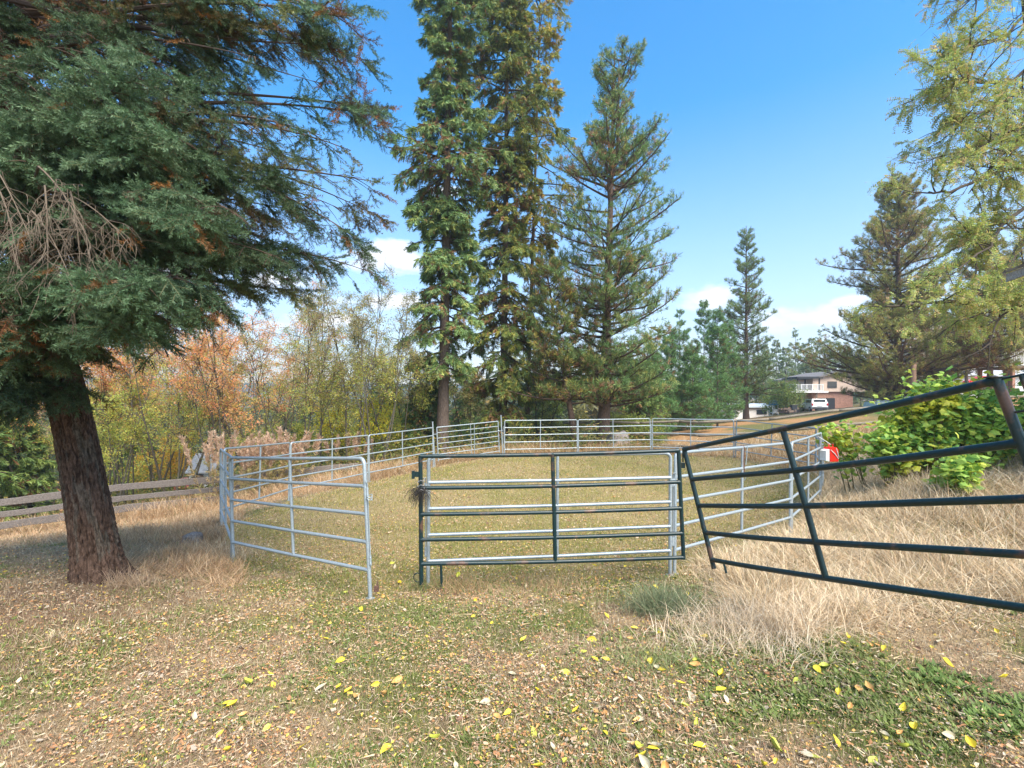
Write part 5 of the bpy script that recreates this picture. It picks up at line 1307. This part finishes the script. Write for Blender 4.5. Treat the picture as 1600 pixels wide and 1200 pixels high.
# houses farther right
def plain_house(px0, px1, pyb, pyw, pyr, D, name, label, wallm, roofm, wins):
    cq = P((px0 + px1) / 2, pyb, D); s = D / F; W_ = (px1 - px0) / 2 * s; o = thing(name, (cq[0], cq[1], cq[2]), label, 'house')
    hw = (pyb - pyw) * s; hr = (pyb - pyr) * s
    a = Acc(); a.box((0, 4, hw / 2 - 1), (2 * W_, 8, hw + 2)); a.build('wall', wallm, o)
    a = Acc(); a.prism([(-.6, hw + .0), (8.6, hw + .0), (8.6, hw + .15), (4, hr), (-.6, hw + .15)], 0, -W_ - .5, W_ + .5); a.build('roof', roofm, o)
    for (fx0, fz, ww, wh) in wins:
        f_ = bx(o, 'window', M_WHITEP, ((fx0 * W_, -.03, fz * hw), (ww + .2, .08, wh + .2))); bx(f_, 'pane', M_GLASS, ((fx0 * W_, -.08, fz * hw), (ww, .04, wh)))
    return o
plain_house(1425, 1600, 622, 588, 565, 82, 'pale_house', 'pale lilac-white house with grey roof behind the pines at right', M_WHITEP, mat('pale_grey_roof', (.42, .42, .43), .8, 0, .15, 2), [(-.8, .5, 1.4, 1.2), (-.35, .5, 1.4, 1.2), (.3, .5, 2, 1.2), (.7, .5, 1.4, 1.2)])
plain_house(1420, 1480, 545, 500, 486, 120, 'upper_house', 'pinkish white house high on the slope above the pale lilac-white one', mat('pinkish_siding', (.62, .55, .53), .8, 0, .1, 2), M_ROOF, [(-.5, .55, 1.5, 1.3), (.4, .55, 1.5, 1.3)])
# white balcony at right edge on posts
cq = P(1600, 640, 38); o = thing('balcony_deck', (cq[0], cq[1], h1(cq[0], cq[1])), 'raised white-railed balcony on brown posts at the right edge', 'balcony'); s = 38 / F; zb_ = cq[2] - h1(cq[0], cq[1])
Zb = lambda py: zb_ + (640 - py) * s
bx(o, 'floor', M_TIMB, ((1.6, 1.5, Zb(573.5)), (6.0 - 1.0, 3.0, .18)))
rl = Acc(); rl.box((1.35, 0, Zb(546.5)), (4.9, .07, .10)); rl.box((1.35, 0, Zb(570)), (4.9, .07, .09))
for k in range(34): rl.box((-1.05 + k * .145, 0, Zb(558)), (.055, .05, 24 * s))
rl.box((-1.10, 0, Zb(558)), (.13, .12, 27 * s)); rl.box((-1.1, 1.5, Zb(546.5)), (.08, 3, .10)); rl.box((-1.1, 1.5, Zb(570)), (.08, 3, .08))
for k in range(18): rl.box((-1.1, .15 + k * .16, Zb(558)), (.05, .05, 24 * s))
rl.build('railing', M_WHITEP, o)
for x_ in (-.75, 1.4, 3.6):
    for y_ in (.15, 2.8): bx(o, 'support_post', M_BRICKR, ((x_, y_, Zb(573.5) / 2 - .3), (.22, .22, Zb(573.5) + .5)))
# red car far right
cq = P(1535, 602, 75); o = thing('red_car', (cq[0], cq[1], cq[2]), 'red car parked in front of the pale house at far right', 'car', rz=1.3)
a = Acc(); body([(-2.1, .35), (2.1, .35), (2.15, .7), (1.2, .9), (.5, 1.38), (-1.3, 1.4), (-2.1, .95)], .86, .72, 1.1, a); a.build('body', M_RED, o)
for sx in (-1, 1):
    bx(o, 'side_window', M_GLASS, ((sx * .79, -.5, 1.14), (.05, 1.6, .28)))
    for y in (-1.35, 1.3):
        a = Acc(); a.tube([(sx * .66, y, .32), (sx * .9, y, .32)], .32, 14); a.build('wheel', M_TYRE, o)
# brown utility pole
cq = at(1427, 40); o = thing('utility_pole', cq, 'short brown wooden pole right of the broad bushy pine trunk', 'pole')
a = rough_beam(np.array([0, 0, -.2]), np.array([.02, 0, EYE - (568 - HZ) / F * 40 - cq[2]]), .20, .20, 8, 2, True); a.build('shaft', wood_mat('brown_pole_wood', (.20, .12, .08), (.38, .25, .17), (8, 8, 1), .3), o, True)
bx(o, 'cap', M_TIMB, ((.02, 0, EYE - (567.5 - HZ) / F * 40 - cq[2]), (.46, .46, .06)))
# yard fence pickets and pale blue boat under the bushy pine
o = thing('skip_trailer', P(1375, 640, 43), 'pale green-blue flat trailer behind the rail fence under the bushy pine', 'trailer'); s = 43 / F
a = Acc(); a.prism([(-17 * s, 4 * s), (17 * s, 4 * s), (20 * s, 12 * s), (-14 * s, 12 * s)], 1, -.8, .8); a.build('body', mat('pale_green_paint', (.40, .50, .46), .6, 0, .15, 3), o)
a = Acc()
for x_ in (-.3, .45): a.tube([(x_, -.85, .2), (x_, .85, .2)], .27, 12)
a.build('wheels', M_TYRE, o)

# weathered eave corner of a barn reaching in at right edge
tip = P(1572, 433, 9.0); o = thing('barn', (11.4, 6.4, h1(11.4, 6.4)), 'weathered barn whose grey roof corner pokes in at the right edge', 'barn'); lo = np.array(o.location)
M_EAVE = wood_mat('grey_eave_board', (.20, .17, .15), (.50, .46, .42), (2, 14, 14), .4)
T0 = tip - lo; up_ = np.array([0, 0, .09])
e1 = P(1604, 421, 8.62) - lo - T0; e1 = norm(e1); far_e = T0 + e1 * 4.6; e2 = norm(np.array([1.0, .12, .33])); 
def slab(o, name, m_, A, u_, lu, v_, lv, th):
    n_ = norm(np.cross(u_, v_)); n_ = n_ if n_[2] > 0 else -n_; V = [A, A + u_ * lu, A + u_ * lu + v_ * lv, A + v_ * lv]; V = V + [q_ + n_ * th for q_ in V]
    T = [(0, 1, 2), (0, 2, 3), (4, 6, 5), (4, 7, 6)] + [x for i in range(4) for x in ((i, (i + 1) % 4, 4 + (i + 1) % 4), (i, 4 + (i + 1) % 4, 4 + i))]
    a = Acc(); a.add(V, T); return a.build(name, m_, o)
slab(o, 'fascia_board', M_EAVE, T0 - up_, e1, 4.6, np.array([0, 0, 1.]), .15, .03)
slab(o, 'roof', mat('rusty_metal_roof', (.22, .20, .19), .6, .3, .3, 5, .3), T0 + np.array([-.03, .03, .065]), e1, 4.7, e2, 2.9, .04)
slab(o, 'eave_board', M_EAVE, T0 + np.array([.03, 0, -.09]), e2, 2.8, np.array([0, 0, 1.]), .14, .03)
wz = T0[2] + .25
a = Acc()
for k in range(22):
    a.box((T0[0] + .95 + .003 * (k % 2), T0[1] - .5 - k * .19, (wz + e1[2] * 0 - .1) / 2), (.03, .185, wz + .1))
for k in range(12): a.box((T0[0] + 1.06 + k * .19, T0[1] - .42 + .003 * (k % 2), (wz + .0) / 2), (.185, .03, wz + .2))
a.build('board_wall', M_BOARD, o)

# left valley: grey-roofed shed, red vehicle, timber heap, gravel road
cq = P(322, 752, 26); o = thing('grey_shed', (cq[0], cq[1], cq[2] - .2), 'small shed with light grey metal roof down beyond the board fence', 'shed'); o.scale = (.62, .62, .62); s = 36 / F
a = Acc(); a.prism([(-1.4, 1.2), (1.5, 1.2), (1.5, 1.3), (.05, 2.75), (-1.4, 1.3)], 0, -.9, 1.7); a.build('roof', mat('light_metal_roof', (.42, .44, .46), .5, .3, .2, 3), o)
bx(o, 'wall', M_WHITEP, ((.4, 0.05, .6), (2.2, 2.5, 1.3))); bx(o, 'door', M_TIMB, ((.2, -1.22, .55), (.7, .06, 1.1)))
cq = P(296, 765, 27); o = thing('red_cart', (cq[0], cq[1], h1(cq[0], cq[1])), 'red and dark small vehicle seen between the boards of the left fence', 'vehicle', rz=.3)
zz_ = cq[2] + .45 - o.location.z
a = Acc(); body([(-1.0, zz_ - .35), (1.0, zz_ - .35), (1.05, zz_), (.5, zz_ + .22), (-.9, zz_ + .15)], .5, .42, zz_ + .1, a); a.build('body', mat('rose_red_paint', (.60, .05, .09), .3, 0, .1, 4, 0, .5, None, .5), o)
a = Acc()
for x_ in (-.5, .5):
    for y in (-.65, .65): a.tube([(x_ * .7, y, .28), (x_ * 1.1, y, .28)], .30, 12)
a.tube([(0, -.6, .3), (0, -.6, max(.4, zz_ - .3))], .05, 6); a.tube([(0, .6, .3), (0, .6, max(.4, zz_ - .3))], .05, 6)
a.build('wheels', M_TYRE, o)
cq = P(48, 755, 24); a = Acc()
for k in range(22):
    Mx_ = Matrix.Translation((cq[0] + rng.uniform(-1.6, 1.6), cq[1] + rng.uniform(-.8, .8), h1(cq[0], cq[1]) + .1 + rng.uniform(0, 1.5))) @ Matrix.Rotation(rng.uniform(-.5, .5), 4, 'Z') @ Matrix.Rotation(rng.uniform(-.35, .35), 4, 'Y')
    a.box((0, 0, 0), (rng.uniform(1, 2.8), .12, .1), Mx_)
tag(a.build('board_heap', M_BOARD), 'heap of old grey boards and posts beyond the board fence at the left edge', 'board heap')
# gravel track beyond the pen on the left
a = Acc(); V = []; tr_ = [(-48, 40), (-34, 42), (-20, 46), (-8, 52), (4, 60), (16, 74)]
tx = np.interp(np.linspace(0, 5, 60), range(6), [p_[0] for p_ in tr_]); ty = np.interp(np.linspace(0, 5, 60), range(6), [p_[1] for p_ in tr_])
for i in range(60):
    for k in range(7):
        yy0 = ty[i] + (k - 3) * .75; V.append((tx[i], yy0, h1(tx[i], yy0) + .05 - (.15 if k in (0, 6) else 0)))
T = [x for i in range(59) for k in range(6) for x in ((i * 7 + k, (i + 1) * 7 + k, (i + 1) * 7 + k + 1), (i * 7 + k, (i + 1) * 7 + k + 1, i * 7 + k + 1))]
a.add(V, T); tag(a.build('gravel_track', mat('pale_gravel', (.34, .33, .32), .95, 0, .2, 3, .3), smooth=True), kind='structure')
# driveway in front of the white car
V = []
for i in range(24):
    for k in range(6):
        x_ = 33 + i * 1.6; y_ = 58.5 + k * 1.7; V.append((x_, y_, h1(x_, y_) + .05))
T = [x for i in range(23) for k in range(5) for x in ((i * 6 + k, (i + 1) * 6 + k, (i + 1) * 6 + k + 1), (i * 6 + k, (i + 1) * 6 + k + 1, i * 6 + k + 1))]
a = Acc(); a.add(V, T); tag(a.build('driveway', mat('grey_asphalt', (.17, .16, .155), .95, 0, .2, 3, .2), smooth=True), kind='structure')

# ------------------------------------------------------------------ ground cover
def logpolar(n, r0, r1, a0=-.92, a1=.92, pw=1.0):
    rr_ = r0 * (r1 / r0) ** (rng.uniform(0, 1, n) ** pw); aa = rng.uniform(a0, a1, n)
    return rr_ * np.sin(aa), rr_ * np.cos(aa), rr_

def blades(acc, x, y, h, w, lean, bend, col, seg=1, zoff=0.0):
    n = len(x); z = hgt(x, y) - .01 + zoff
    th = rng.uniform(0, 6.28, n); wd = np.stack([np.cos(th), np.sin(th), np.zeros(n)], 1) * (w / 2)[:, None]
    ph = rng.uniform(0, 6.28, n); ld = np.stack([np.cos(ph), np.sin(ph)], 1)
    B = np.stack([x, y, z], 1)
    def ptf(s_):
        o_ = lean * s_ + bend * s_ * s_
        hh = h * s_ * np.sqrt(np.maximum(0.04, 1 - np.minimum(.98, (lean + bend * s_) ** 2 * .8)))
        return B + np.stack([ld[:, 0] * o_ * h, ld[:, 1] * o_ * h, hh], 1)
    if seg == 1:
        V = np.stack([B - wd, B + wd, ptf(1.0)], 1); T = np.arange(n * 3).reshape(n, 3); C = np.stack([col * .8, col * .8, col * 1.1], 1)
    else:
        m1 = ptf(.4); m2 = ptf(.75); V = np.stack([B - wd, B + wd, m1 - wd * .85, m1 + wd * .85, m2 - wd * .6, m2 + wd * .6, ptf(1.0)], 1)
        i = (np.arange(n) * 7)[:, None]; T = np.concatenate([i + [0, 1, 3], i + [0, 3, 2], i + [2, 3, 5], i + [2, 5, 4], i + [4, 5, 6]]); C = np.repeat(col[:, None], 7, 1)
    acc.add(V.reshape(-1, 3), T, C.reshape(-1, 3))

STRAW = [(.60, .46, .28), (.70, .57, .38), (.46, .33, .20), (.58, .40, .23), (.76, .65, .46), (.34, .27, .19)]
GREENS = [(.17, .22, .06), (.26, .29, .08), (.13, .17, .05), (.34, .33, .11)]
# short turf
a = Acc(); x, y, r_ = logpolar(620000, 2.3, 26)
keep = (dry_mask(x, y) < .6) | (rng.uniform(0, 1, len(x)) < .35)
x, y, r_ = x[keep], y[keep], r_[keep]
n1 = fbm(x * .9, y * .9, 60, 4); n2 = fbm(x * 3.2, y * 3.2, 64, 3); pen = in_pen(x, y)
pg_ = np.where(pen, .46 + .8 * (n1 - .5) + .5 * (n2 - .5), sstep(.45, .62, n1 * .6 + n2 * .4) * .85)
ut = np.exp(-((x + 4.6) ** 2 + (y - 4.0) ** 2) / 3.5); pg_ = pg_ * (1 - .8 * ut)
isg = rng.uniform(0, 1, len(x)) < pg_
col = pick(STRAW, [3, 2, 4, 2, 1, 2], len(x)) * .74; cg = pick(GREENS, [4, 3, 3, 2], len(x)); col[isg] = cg[isg]
col = np.where((pen & isg)[:, None], col * np.array([1.35, 1.15, .95]), col)
dens = rng.uniform(0, 1, len(x)) < np.where(isg, 1.0, .75)
x, y, r_, col, isg = x[dens], y[dens], r_[dens], col[dens], isg[dens]
hh = rng.uniform(.02, .06, len(x)) * (1 + .04 * r_) * np.where(isg, 1, .9)
blades(a, x, y, hh, rng.uniform(.002, .0045, len(x)) * (1 + .22 * r_), rng.uniform(0, .95, len(x)), rng.uniform(0, .3, len(x)), col, 1)
tag(a.build('short_grass', M_GRASS), 'short patchy green and straw turf over the yard and pen floor', 'grass', kind='stuff')
# litter: bits of leaf and straw lying on the ground
LT_T = []
for k in range(5):
    rr0 = np.random.default_rng(k); nV = 6; t_ = np.linspace(0, 2 * np.pi, nV, endpoint=False)
    V = np.stack([np.cos(t_) * rr0.uniform(.7, 1.1, nV), np.sin(t_) * rr0.uniform(.35, .7, nV), rr0.uniform(-.2, .35, nV)], 1); T = np.array([(0, i, i + 1) for i in range(1, nV - 1)]); LT_T.append((V, T, np.ones((nV, 3))))
a = Acc(); x, y, r_ = logpolar(175000, 2.3, 22); n3 = fbm(x * 1.5, y * 1.5, 33, 3); k_ = rng.uniform(0, 1, len(x)) < .35 + 1.2 * (n3 > .5) * .6 - .35 * dry_mask(x, y); x, y, r_ = x[k_], y[k_], r_[k_]
col = pick([(.56, .38, .24), (.66, .52, .36), (.46, .23, .11), (.66, .52, .10), (.24, .14, .09), (.20, .24, .07), (.42, .36, .28), (.60, .33, .12)], [4, 2, 4, 1.8, 3, 2, 1.5, 2], len(x))
th = rng.uniform(0, 6.28, len(x)); X = np.stack([np.cos(th), np.sin(th), rng.normal(0, .25, len(x))], 1)
scatter(a, LT_T, np.stack([x, y, hgt(x, y) + rng.uniform(.002, .03, len(x))], 1), X, rng.uniform(.003, .010, len(x)) * (1 + .08 * r_) * (1 + .9 * (rng.uniform(0, 1, len(x)) < .05)), col, rng.normal(0, .45, len(x)))
tag(a.build('leaf_litter', M_GRASS), 'fine brown and tan litter of broken leaves strewn over the grass', 'litter', kind='stuff')
# straw stems lying about
a = Acc(); x, y, r_ = logpolar(42000, 2.3, 24); n_ = len(x); th = rng.uniform(0, 6.28, n_); ln = rng.uniform(.02, .09, n_)
B = np.stack([x, y, hgt(x, y) + rng.uniform(.004, .035, n_)], 1); dv = np.stack([np.cos(th), np.sin(th), rng.normal(0, .22, n_)], 1) * ln[:, None]; sd2 = np.stack([-np.sin(th), np.cos(th), rng.normal(0, .5, n_)], 1) * (rng.uniform(.0009, .002, n_) * (1 + .12 * r_))[:, None]
V = np.stack([B - sd2, B + sd2, B + dv], 1); col = pick(STRAW + [(.25, .17, .11)], [3, 2, 3, 2, 1, 2, 3], n_); a.add(V.reshape(-1, 3), np.arange(n_ * 3).reshape(-1, 3), np.repeat(col, 3, 0))
tag(a.build('fallen_straw', M_GRASS), 'loose straw stems lying on the turf', 'straw', kind='stuff')
# tall dry grass
a = Acc(); x, y, r_ = logpolar(720000, 3.0, 34); dm = dry_mask(x, y); cl = fbm(x * 1.7, y * 1.7, 45, 3)
k_ = (rng.uniform(0, 1, len(x)) < dm * (.35 + .9 * cl)) & (dm > .12); x, y, r_, dm, cl = x[k_], y[k_], r_[k_], dm[k_], cl[k_]
pxs = x / y * F + 800
hb = np.where(y > 15, .55, np.where(x > 0, .32, .20)) * (.45 + 1.1 * cl); hb = np.where(in_pen(x, y), hb * .4, hb)
hb = hb * np.clip(dm * 1.2, .3, 1)
h_ = hb * rng.uniform(.45, 1.25, len(x)); flat = fbm(x * 1.1, y * 1.1, 47, 2)
lean = rng.uniform(.05, .75, len(x)) + .45 * (flat > .45); bend = rng.uniform(0, .5, len(x))
col = pick(STRAW, [4, 4, 2, 2, 2.5, 1.6], len(x)); far_o = (y > 17) & (rng.uniform(0, 1, len(x)) < .6); col[far_o] = pick([(.42, .24, .11), (.5, .31, .15), (.34, .22, .10)], [2, 2, 2], far_o.sum())
col = np.where(((x < 0) & (y < 17))[:, None], col * np.array([.86, .74, .66]), col)
isg = rng.uniform(0, 1, len(x)) < .05; col[isg] = pick([(.2, .22, .08)], [1], isg.sum())
blades(a, x, y, h_, rng.uniform(.0022, .005, len(x)) * (1 + .09 * r_), lean, bend, col, 2)
x, y, r_ = logpolar(9000, 3.0, 20); dm = dry_mask(x, y); k_ = (rng.uniform(0, 1, len(x)) < dm) & (dm > .5) & ~in_pen(x, y) & (x > 0); x, y = x[k_], y[k_]
blades(a, x, y, rng.uniform(.25, .62, len(x)), rng.uniform(.0035, .006, len(x)) * (1 + .05 * r_[k_]), rng.uniform(.05, .9, len(x)), rng.uniform(.1, .9, len(x)), pick([(.72, .60, .40), (.50, .38, .24), (.30, .23, .15)], [3, 2, 1], len(x)), 2)
tag(a.build('tall_dry_grass', M_GRASS), 'tall tangled straw-coloured dry grass on the right, at the left bank and behind the pen', 'dry grass', kind='stuff')
print('tall', len(x))
# bleached clumps in front of the leaning gate
def tussock(px, py, D, n, h, rad_, cols, lean_, lab=None, name='grass_clump', wts=None):
    c = P(px, py, D); a = Acc(); x = c[0] + rng.normal(0, rad_, n); y = c[1] + rng.normal(0, rad_ * .7, n)
    blades(a, x, y, h * rng.uniform(.4, 1.1, n), rng.uniform(.0028, .0058, n), rng.uniform(0, lean_, n), rng.uniform(.1, .8, n), pick(cols, wts or [1] * len(cols), n), 2)
    V = a.V[0]; z0_ = h1(c[0], c[1]); a.V[0] = V - np.array([c[0], c[1], z0_]); o = a.build(name, M_GRASS); o.location = (c[0], c[1], z0_); tag(o, lab, 'grass clump'); return o
PALE = [(.74, .60, .41), (.80, .68, .50), (.54, .40, .25), (.66, .50, .33)]
tussock(1240, 935, 4.0, 750, .42, .17, PALE, .9, 'largest bleached spiky grass clump below the middle bar of the leaning gate')
tussock(1150, 930, 4.2, 850, .34, .24, PALE, .9, 'wide bleached grass clump below the left foot of the leaning gate')
tussock(1300, 915, 4.3, 520, .38, .17, PALE, .9, 'bleached grass clump right of the largest spiky one')
tussock(1110, 965, 3.9, 550, .24, .25, PALE, .95, 'low flattened pale grass clump left of the largest spiky one')
tussock(1205, 985, 3.7, 550, .22, .27, PALE, .95, 'low flattened pale grass clump in front of the largest spiky one')
tussock(1035, 925, 4.6, 1600, .34, .15, [(.16, .20, .10), (.22, .26, .14), (.30, .30, .17)], .6, 'feathery grey-green weed clump at the right foot of the upright green gate', 'weed_clump')
tussock(1010, 1020, 3.5, 700, .14, .16, [(.22, .26, .10), (.30, .32, .14)], .8, 'low grey-green weed patch in the open grass below the weed clump', 'weed_clump')
tussock(715, 905, 5.5, 700, .22, .22, [(.42, .26, .15), (.34, .24, .12), (.2, .22, .08)], .6, 'reddish dry grass clump below the left part of the upright green gate')
tussock(850, 900, 5.5, 700, .22, .3, [(.42, .27, .15), (.40, .3, .16), (.2, .22, .08)], .7, 'thin grass clump below the middle of the upright green gate')
tussock(660, 905, 5.45, 300, .20, .08, [(.2, .25, .08), (.4, .34, .16)], .5, 'small green grass tuft round the left foot of the upright green gate')
tussock(200, 890, 5.2, 500, .25, .10, [(.50, .36, .22), (.42, .30, .2)], .9, 'dry grass tuft against the foot of the big leaning trunk')
tussock(340, 860, 7.2, 900, .35, .3, STRAW, .8, 'dry grass clump at the left corner of the pen beside the open panel')
tussock(100, 1008, 3.9, 260, .10, .12, STRAW, .9, 'small straw tuft in the bottom left foreground')
# reed-like seed plumes
def plume(px, D, n, h, lab):
    c = at(px, D); a = Acc(); k = rng.normal(0, 1, (n, 2)) * .45; st = np.stack([k[:, 0], k[:, 1], np.zeros(n)], 1); d_ = np.stack([k[:, 0] * .25, k[:, 1] * .25, np.ones(n)], 1) + rng.normal(0, .1, (n, 3))
    C_ = curves(st, d_, h * rng.uniform(.75, 1.1, n), 8, .15, .06); V, T = tubes(C_, np.tile(np.linspace(.007, .003, 8), (n, 1)), 3); a.add(V, T, np.array([.45, .35, .2]))
    p, tg = sample(C_, rng.uniform(.72, 1.0, (n, 34))); scatter(a, FIR_T, p.reshape(-1, 3), (tg + rng.normal(0, .35, tg.shape) - [0, 0, .1]).reshape(-1, 3), rng.uniform(.35, .75, n * 34), pick([(.62, .47, .34), (.55, .38, .26)], [1, 1], n * 34))
    q_ = rng.uniform(.0, .7, (n, 10)); p, tg = sample(C_, q_); scatter(a, FIR_T, p.reshape(-1, 3), (tg * .6 + rng.normal(0, .5, tg.shape)).reshape(-1, 3), rng.uniform(.5, .9, n * 10), pick([(.40, .36, .15), (.5, .38, .2)], [1, 1], n * 10))
    o = a.build('seed_plumes', M_LEAF); o.location = tuple(c); tag(o, lab, 'plumes')
plume(358, 16.5, 26, 2.3, 'tan feathery seed plumes behind the left corner of the pen')
plume(415, 17, 34, 1.9, 'widest cluster of tan seed plumes behind the left stretch of the pen')
plume(448, 17.5, 26, 2.1, 'tan seed plumes nearest to the post in the left stretch of the pen')
plume(548, 20.5, 16, 1.6, 'sparse tan plumes behind the joint left of the yellow bush')
# green ground weeds in the foreground
def weed_tpl(r, L0):
    it = []
    for k in range(9):
        th = r.uniform(0, 6.28); l_ = L0 * r.uniform(.6, 1.1); d_ = np.array([math.cos(th), math.sin(th), r.uniform(.15, .9)]); it.append((np.array([0, 0, 0.]), norm(d_) * l_, l_ * .28, np.cross(d_, [0, 0, 1]) + np.array([0, 0, r.uniform(-.3, .3)]), np.ones(3) * r.uniform(.75, 1.25)))
    return blade_tpl(it)
W_T = [weed_tpl(random, .055) for _ in range(5)]
a = Acc(); x, y, r_ = logpolar(60000, 2.3, 9)
pm = sstep(.5, .62, fbm(x * 1.3, y * 1.3, 101, 3)); right_fg = sstep(.8, 2.2, x) * (y < 4.3); pm = np.clip(pm * .45 + pm * right_fg * 1.0, 0, 1) * (1 - .75 * dry_mask(x, y)); pm *= (1 - .8 * np.exp(-((x + 4.6) ** 2 + (y - 4.0) ** 2) / 3))
k_ = rng.uniform(0, 1, len(x)) < pm * .55; x, y = x[k_], y[k_]
scatter(a, W_T, np.stack([x, y, hgt(x, y)], 1), np.stack([np.ones(len(x)), rng.normal(0, 1, len(x)), np.zeros(len(x))], 1), rng.uniform(.35, .9, len(x)) * (1 + .35 * (x > 1.2)), pick([(.17, .23, .06), (.23, .29, .08), (.28, .29, .12)], [2, 2, 1], len(x)))
tag(a.build('broadleaf_weeds', M_LEAF), 'low green clover and broadleaf weeds creeping through the foreground turf', 'ground weeds', kind='stuff')
# bigger dock-like plants bottom right
for px, py, D, lb in ((1590, 1075, 2.9, 'dark green leafy weed in the bottom right corner'), (1545, 1110, 2.8, 'leafy green weed left of the one in the bottom right corner'), (1480, 1010, 3.2, 'green weed patch above the bottom right corner weeds')):
    c = P(px, py, D); a = Acc(); n_ = 70; k = rng.normal(0, .09, (n_, 2)); scatter(a, W_T, np.stack([k[:, 0], k[:, 1], hgt(c[0] + k[:, 0], c[1] + k[:, 1]) - h1(c[0], c[1])], 1), np.stack([np.ones(n_), rng.normal(0, 1, n_), np.zeros(n_)], 1), rng.uniform(.7, 1.7, n_), pick([(.13, .21, .05), (.19, .27, .07)], [1, 1], n_))
    o = a.build('leafy_weed', M_LEAF); o.location = (c[0], c[1], h1(c[0], c[1])); tag(o, lb, 'weed')

# fallen leaves, each an object
def fallen_mesh(seed, curl):
    r = random.Random(seed); V = []; n_ = 9; Wd = r.uniform(.26, .34); ca = r.uniform(-.25, .25)
    for i in range(n_):
        t_ = i / (n_ - 1); w_ = Wd * math.sin(math.pi * t_ ** .8) ** .8 * (1 - .3 * t_) + .003; zc = curl * (t_ - .5) ** 2 * 1.3; yo = ca * (t_ - .5) ** 2
        for s_ in (-1, -.5, 0, .5, 1): V.append((t_ - .5, yo + s_ * w_, zc + abs(s_) ** 1.5 * w_ * (.3 + curl) + r.uniform(-.012, .012)))
    T = [x for i in range(n_ - 1) for j in range(4) for x in ((i * 5 + j, (i + 1) * 5 + j, (i + 1) * 5 + j + 1), (i * 5 + j, (i + 1) * 5 + j + 1, i * 5 + j + 1))]
    a = Acc(); a.add(V, T)
    a.tube([(-.5, 0, curl * .3), (-.62, .02, curl * .4 + .02), (-.75, .05, curl * .3 + .03)], [.012, .009, .007], 5)
    return a
def leaf_mat(name, c1, c2):
    m_ = mat(name, c1, .5, 0, .1, 2.2); r_ = [n_ for n_ in m_.node_tree.nodes if n_.type == 'VALTORGB'][0]; r_.color_ramp.elements[0].color = c1 + (1,); r_.color_ramp.elements[1].color = c2 + (1,); e3 = r_.color_ramp.elements.new(.80); e3.color = (c2[0] * .45, c2[1] * .28, c2[2] * .5, 1); r_.color_ramp.elements[1].position = .6
    return m_
kinds = [('bright yellow fallen leaf lying on the grass', (.72, .56, .03), (.62, .50, .05), 110), ('pale cream fallen leaf lying on the grass', (.46, .40, .24), (.54, .48, .34), 55),
         ('yellow-green fallen leaf lying on the grass', (.50, .55, .08), (.42, .42, .06), 45), ('orange-brown fallen leaf lying on the grass', (.52, .25, .08), (.62, .38, .12), 45)]
protos = []
for ki, (lb, c1, c2, n_) in enumerate(kinds):
    m_ = leaf_mat('fallen_leaf_colour_%d' % ki, c1, c2)
    meshes = []
    for q_ in range(4):
        oo = fallen_mesh(ki * 10 + q_, random.uniform(-.05, .8)).build('fallen_leaf', m_, smooth=True); meshes.append(oo.data); bpy.data.objects.remove(oo)
    cnt_ = 0
    while cnt_ < n_:
        rr_ = 2.45 * (7.5 / 2.45) ** rng.uniform(0, 1) ** 1.25; aa = rng.uniform(-.80, .80); x_ = rr_ * math.sin(aa); y_ = rr_ * math.cos(aa)
        dens_ = .14 + .86 * float(sstep(-.2, 1.3, x_ )) * (y_ < 4.0) + .2 * (abs(x_) < 2)
        if rng.uniform() > dens_ or (x_ < -2.0 and rng.uniform() < .8): continue
        oo = bpy.data.objects.new('fallen_leaf', meshes[cnt_ % 4]); COL.objects.link(oo)
        e_ = .2; gx_ = (h1(x_ + e_, y_) - h1(x_ - e_, y_)) / (2 * e_); gy_ = (h1(x_, y_ + e_) - h1(x_, y_ - e_)) / (2 * e_)
        s_ = rng.uniform(.035, .085); oo.scale = (s_, s_, s_)
        oo.location = (x_, y_, h1(x_, y_) + .018 + rng.uniform(0, .016)); oo.rotation_euler = (math.atan(gy_) + rng.normal(0, .42), -math.atan(gx_) + rng.normal(0, .42), rng.uniform(0, 6.28))
        tag(oo, lb, 'fallen leaf', lb.split(' lying')[0].replace('leaf', 'leaves') + ' in the foreground'); cnt_ += 1

# ------------------------------------------------------------------ thin autumn haze
a = Acc(); a.box((0, 380, 22), (1500, 960, 110))
m, t, b = new_mat('haze_air'); t.nodes.remove(b)
vol = t.nodes.new('ShaderNodeVolumePrincipled'); vol.inputs['Density'].default_value = .0008; vol.inputs['Color'].default_value = (.78, .86, .95, 1); vol.inputs['Anisotropy'].default_value = .3
t.links.new(vol.outputs[0], t.nodes['Material Output'].inputs['Volume'])
USE_HAZE = True
if USE_HAZE: tag(a.build('haze', m), kind='stuff')
print('total tris', sum(len(o.data.polygons) for o in bpy.data.objects if o.type == 'MESH'))
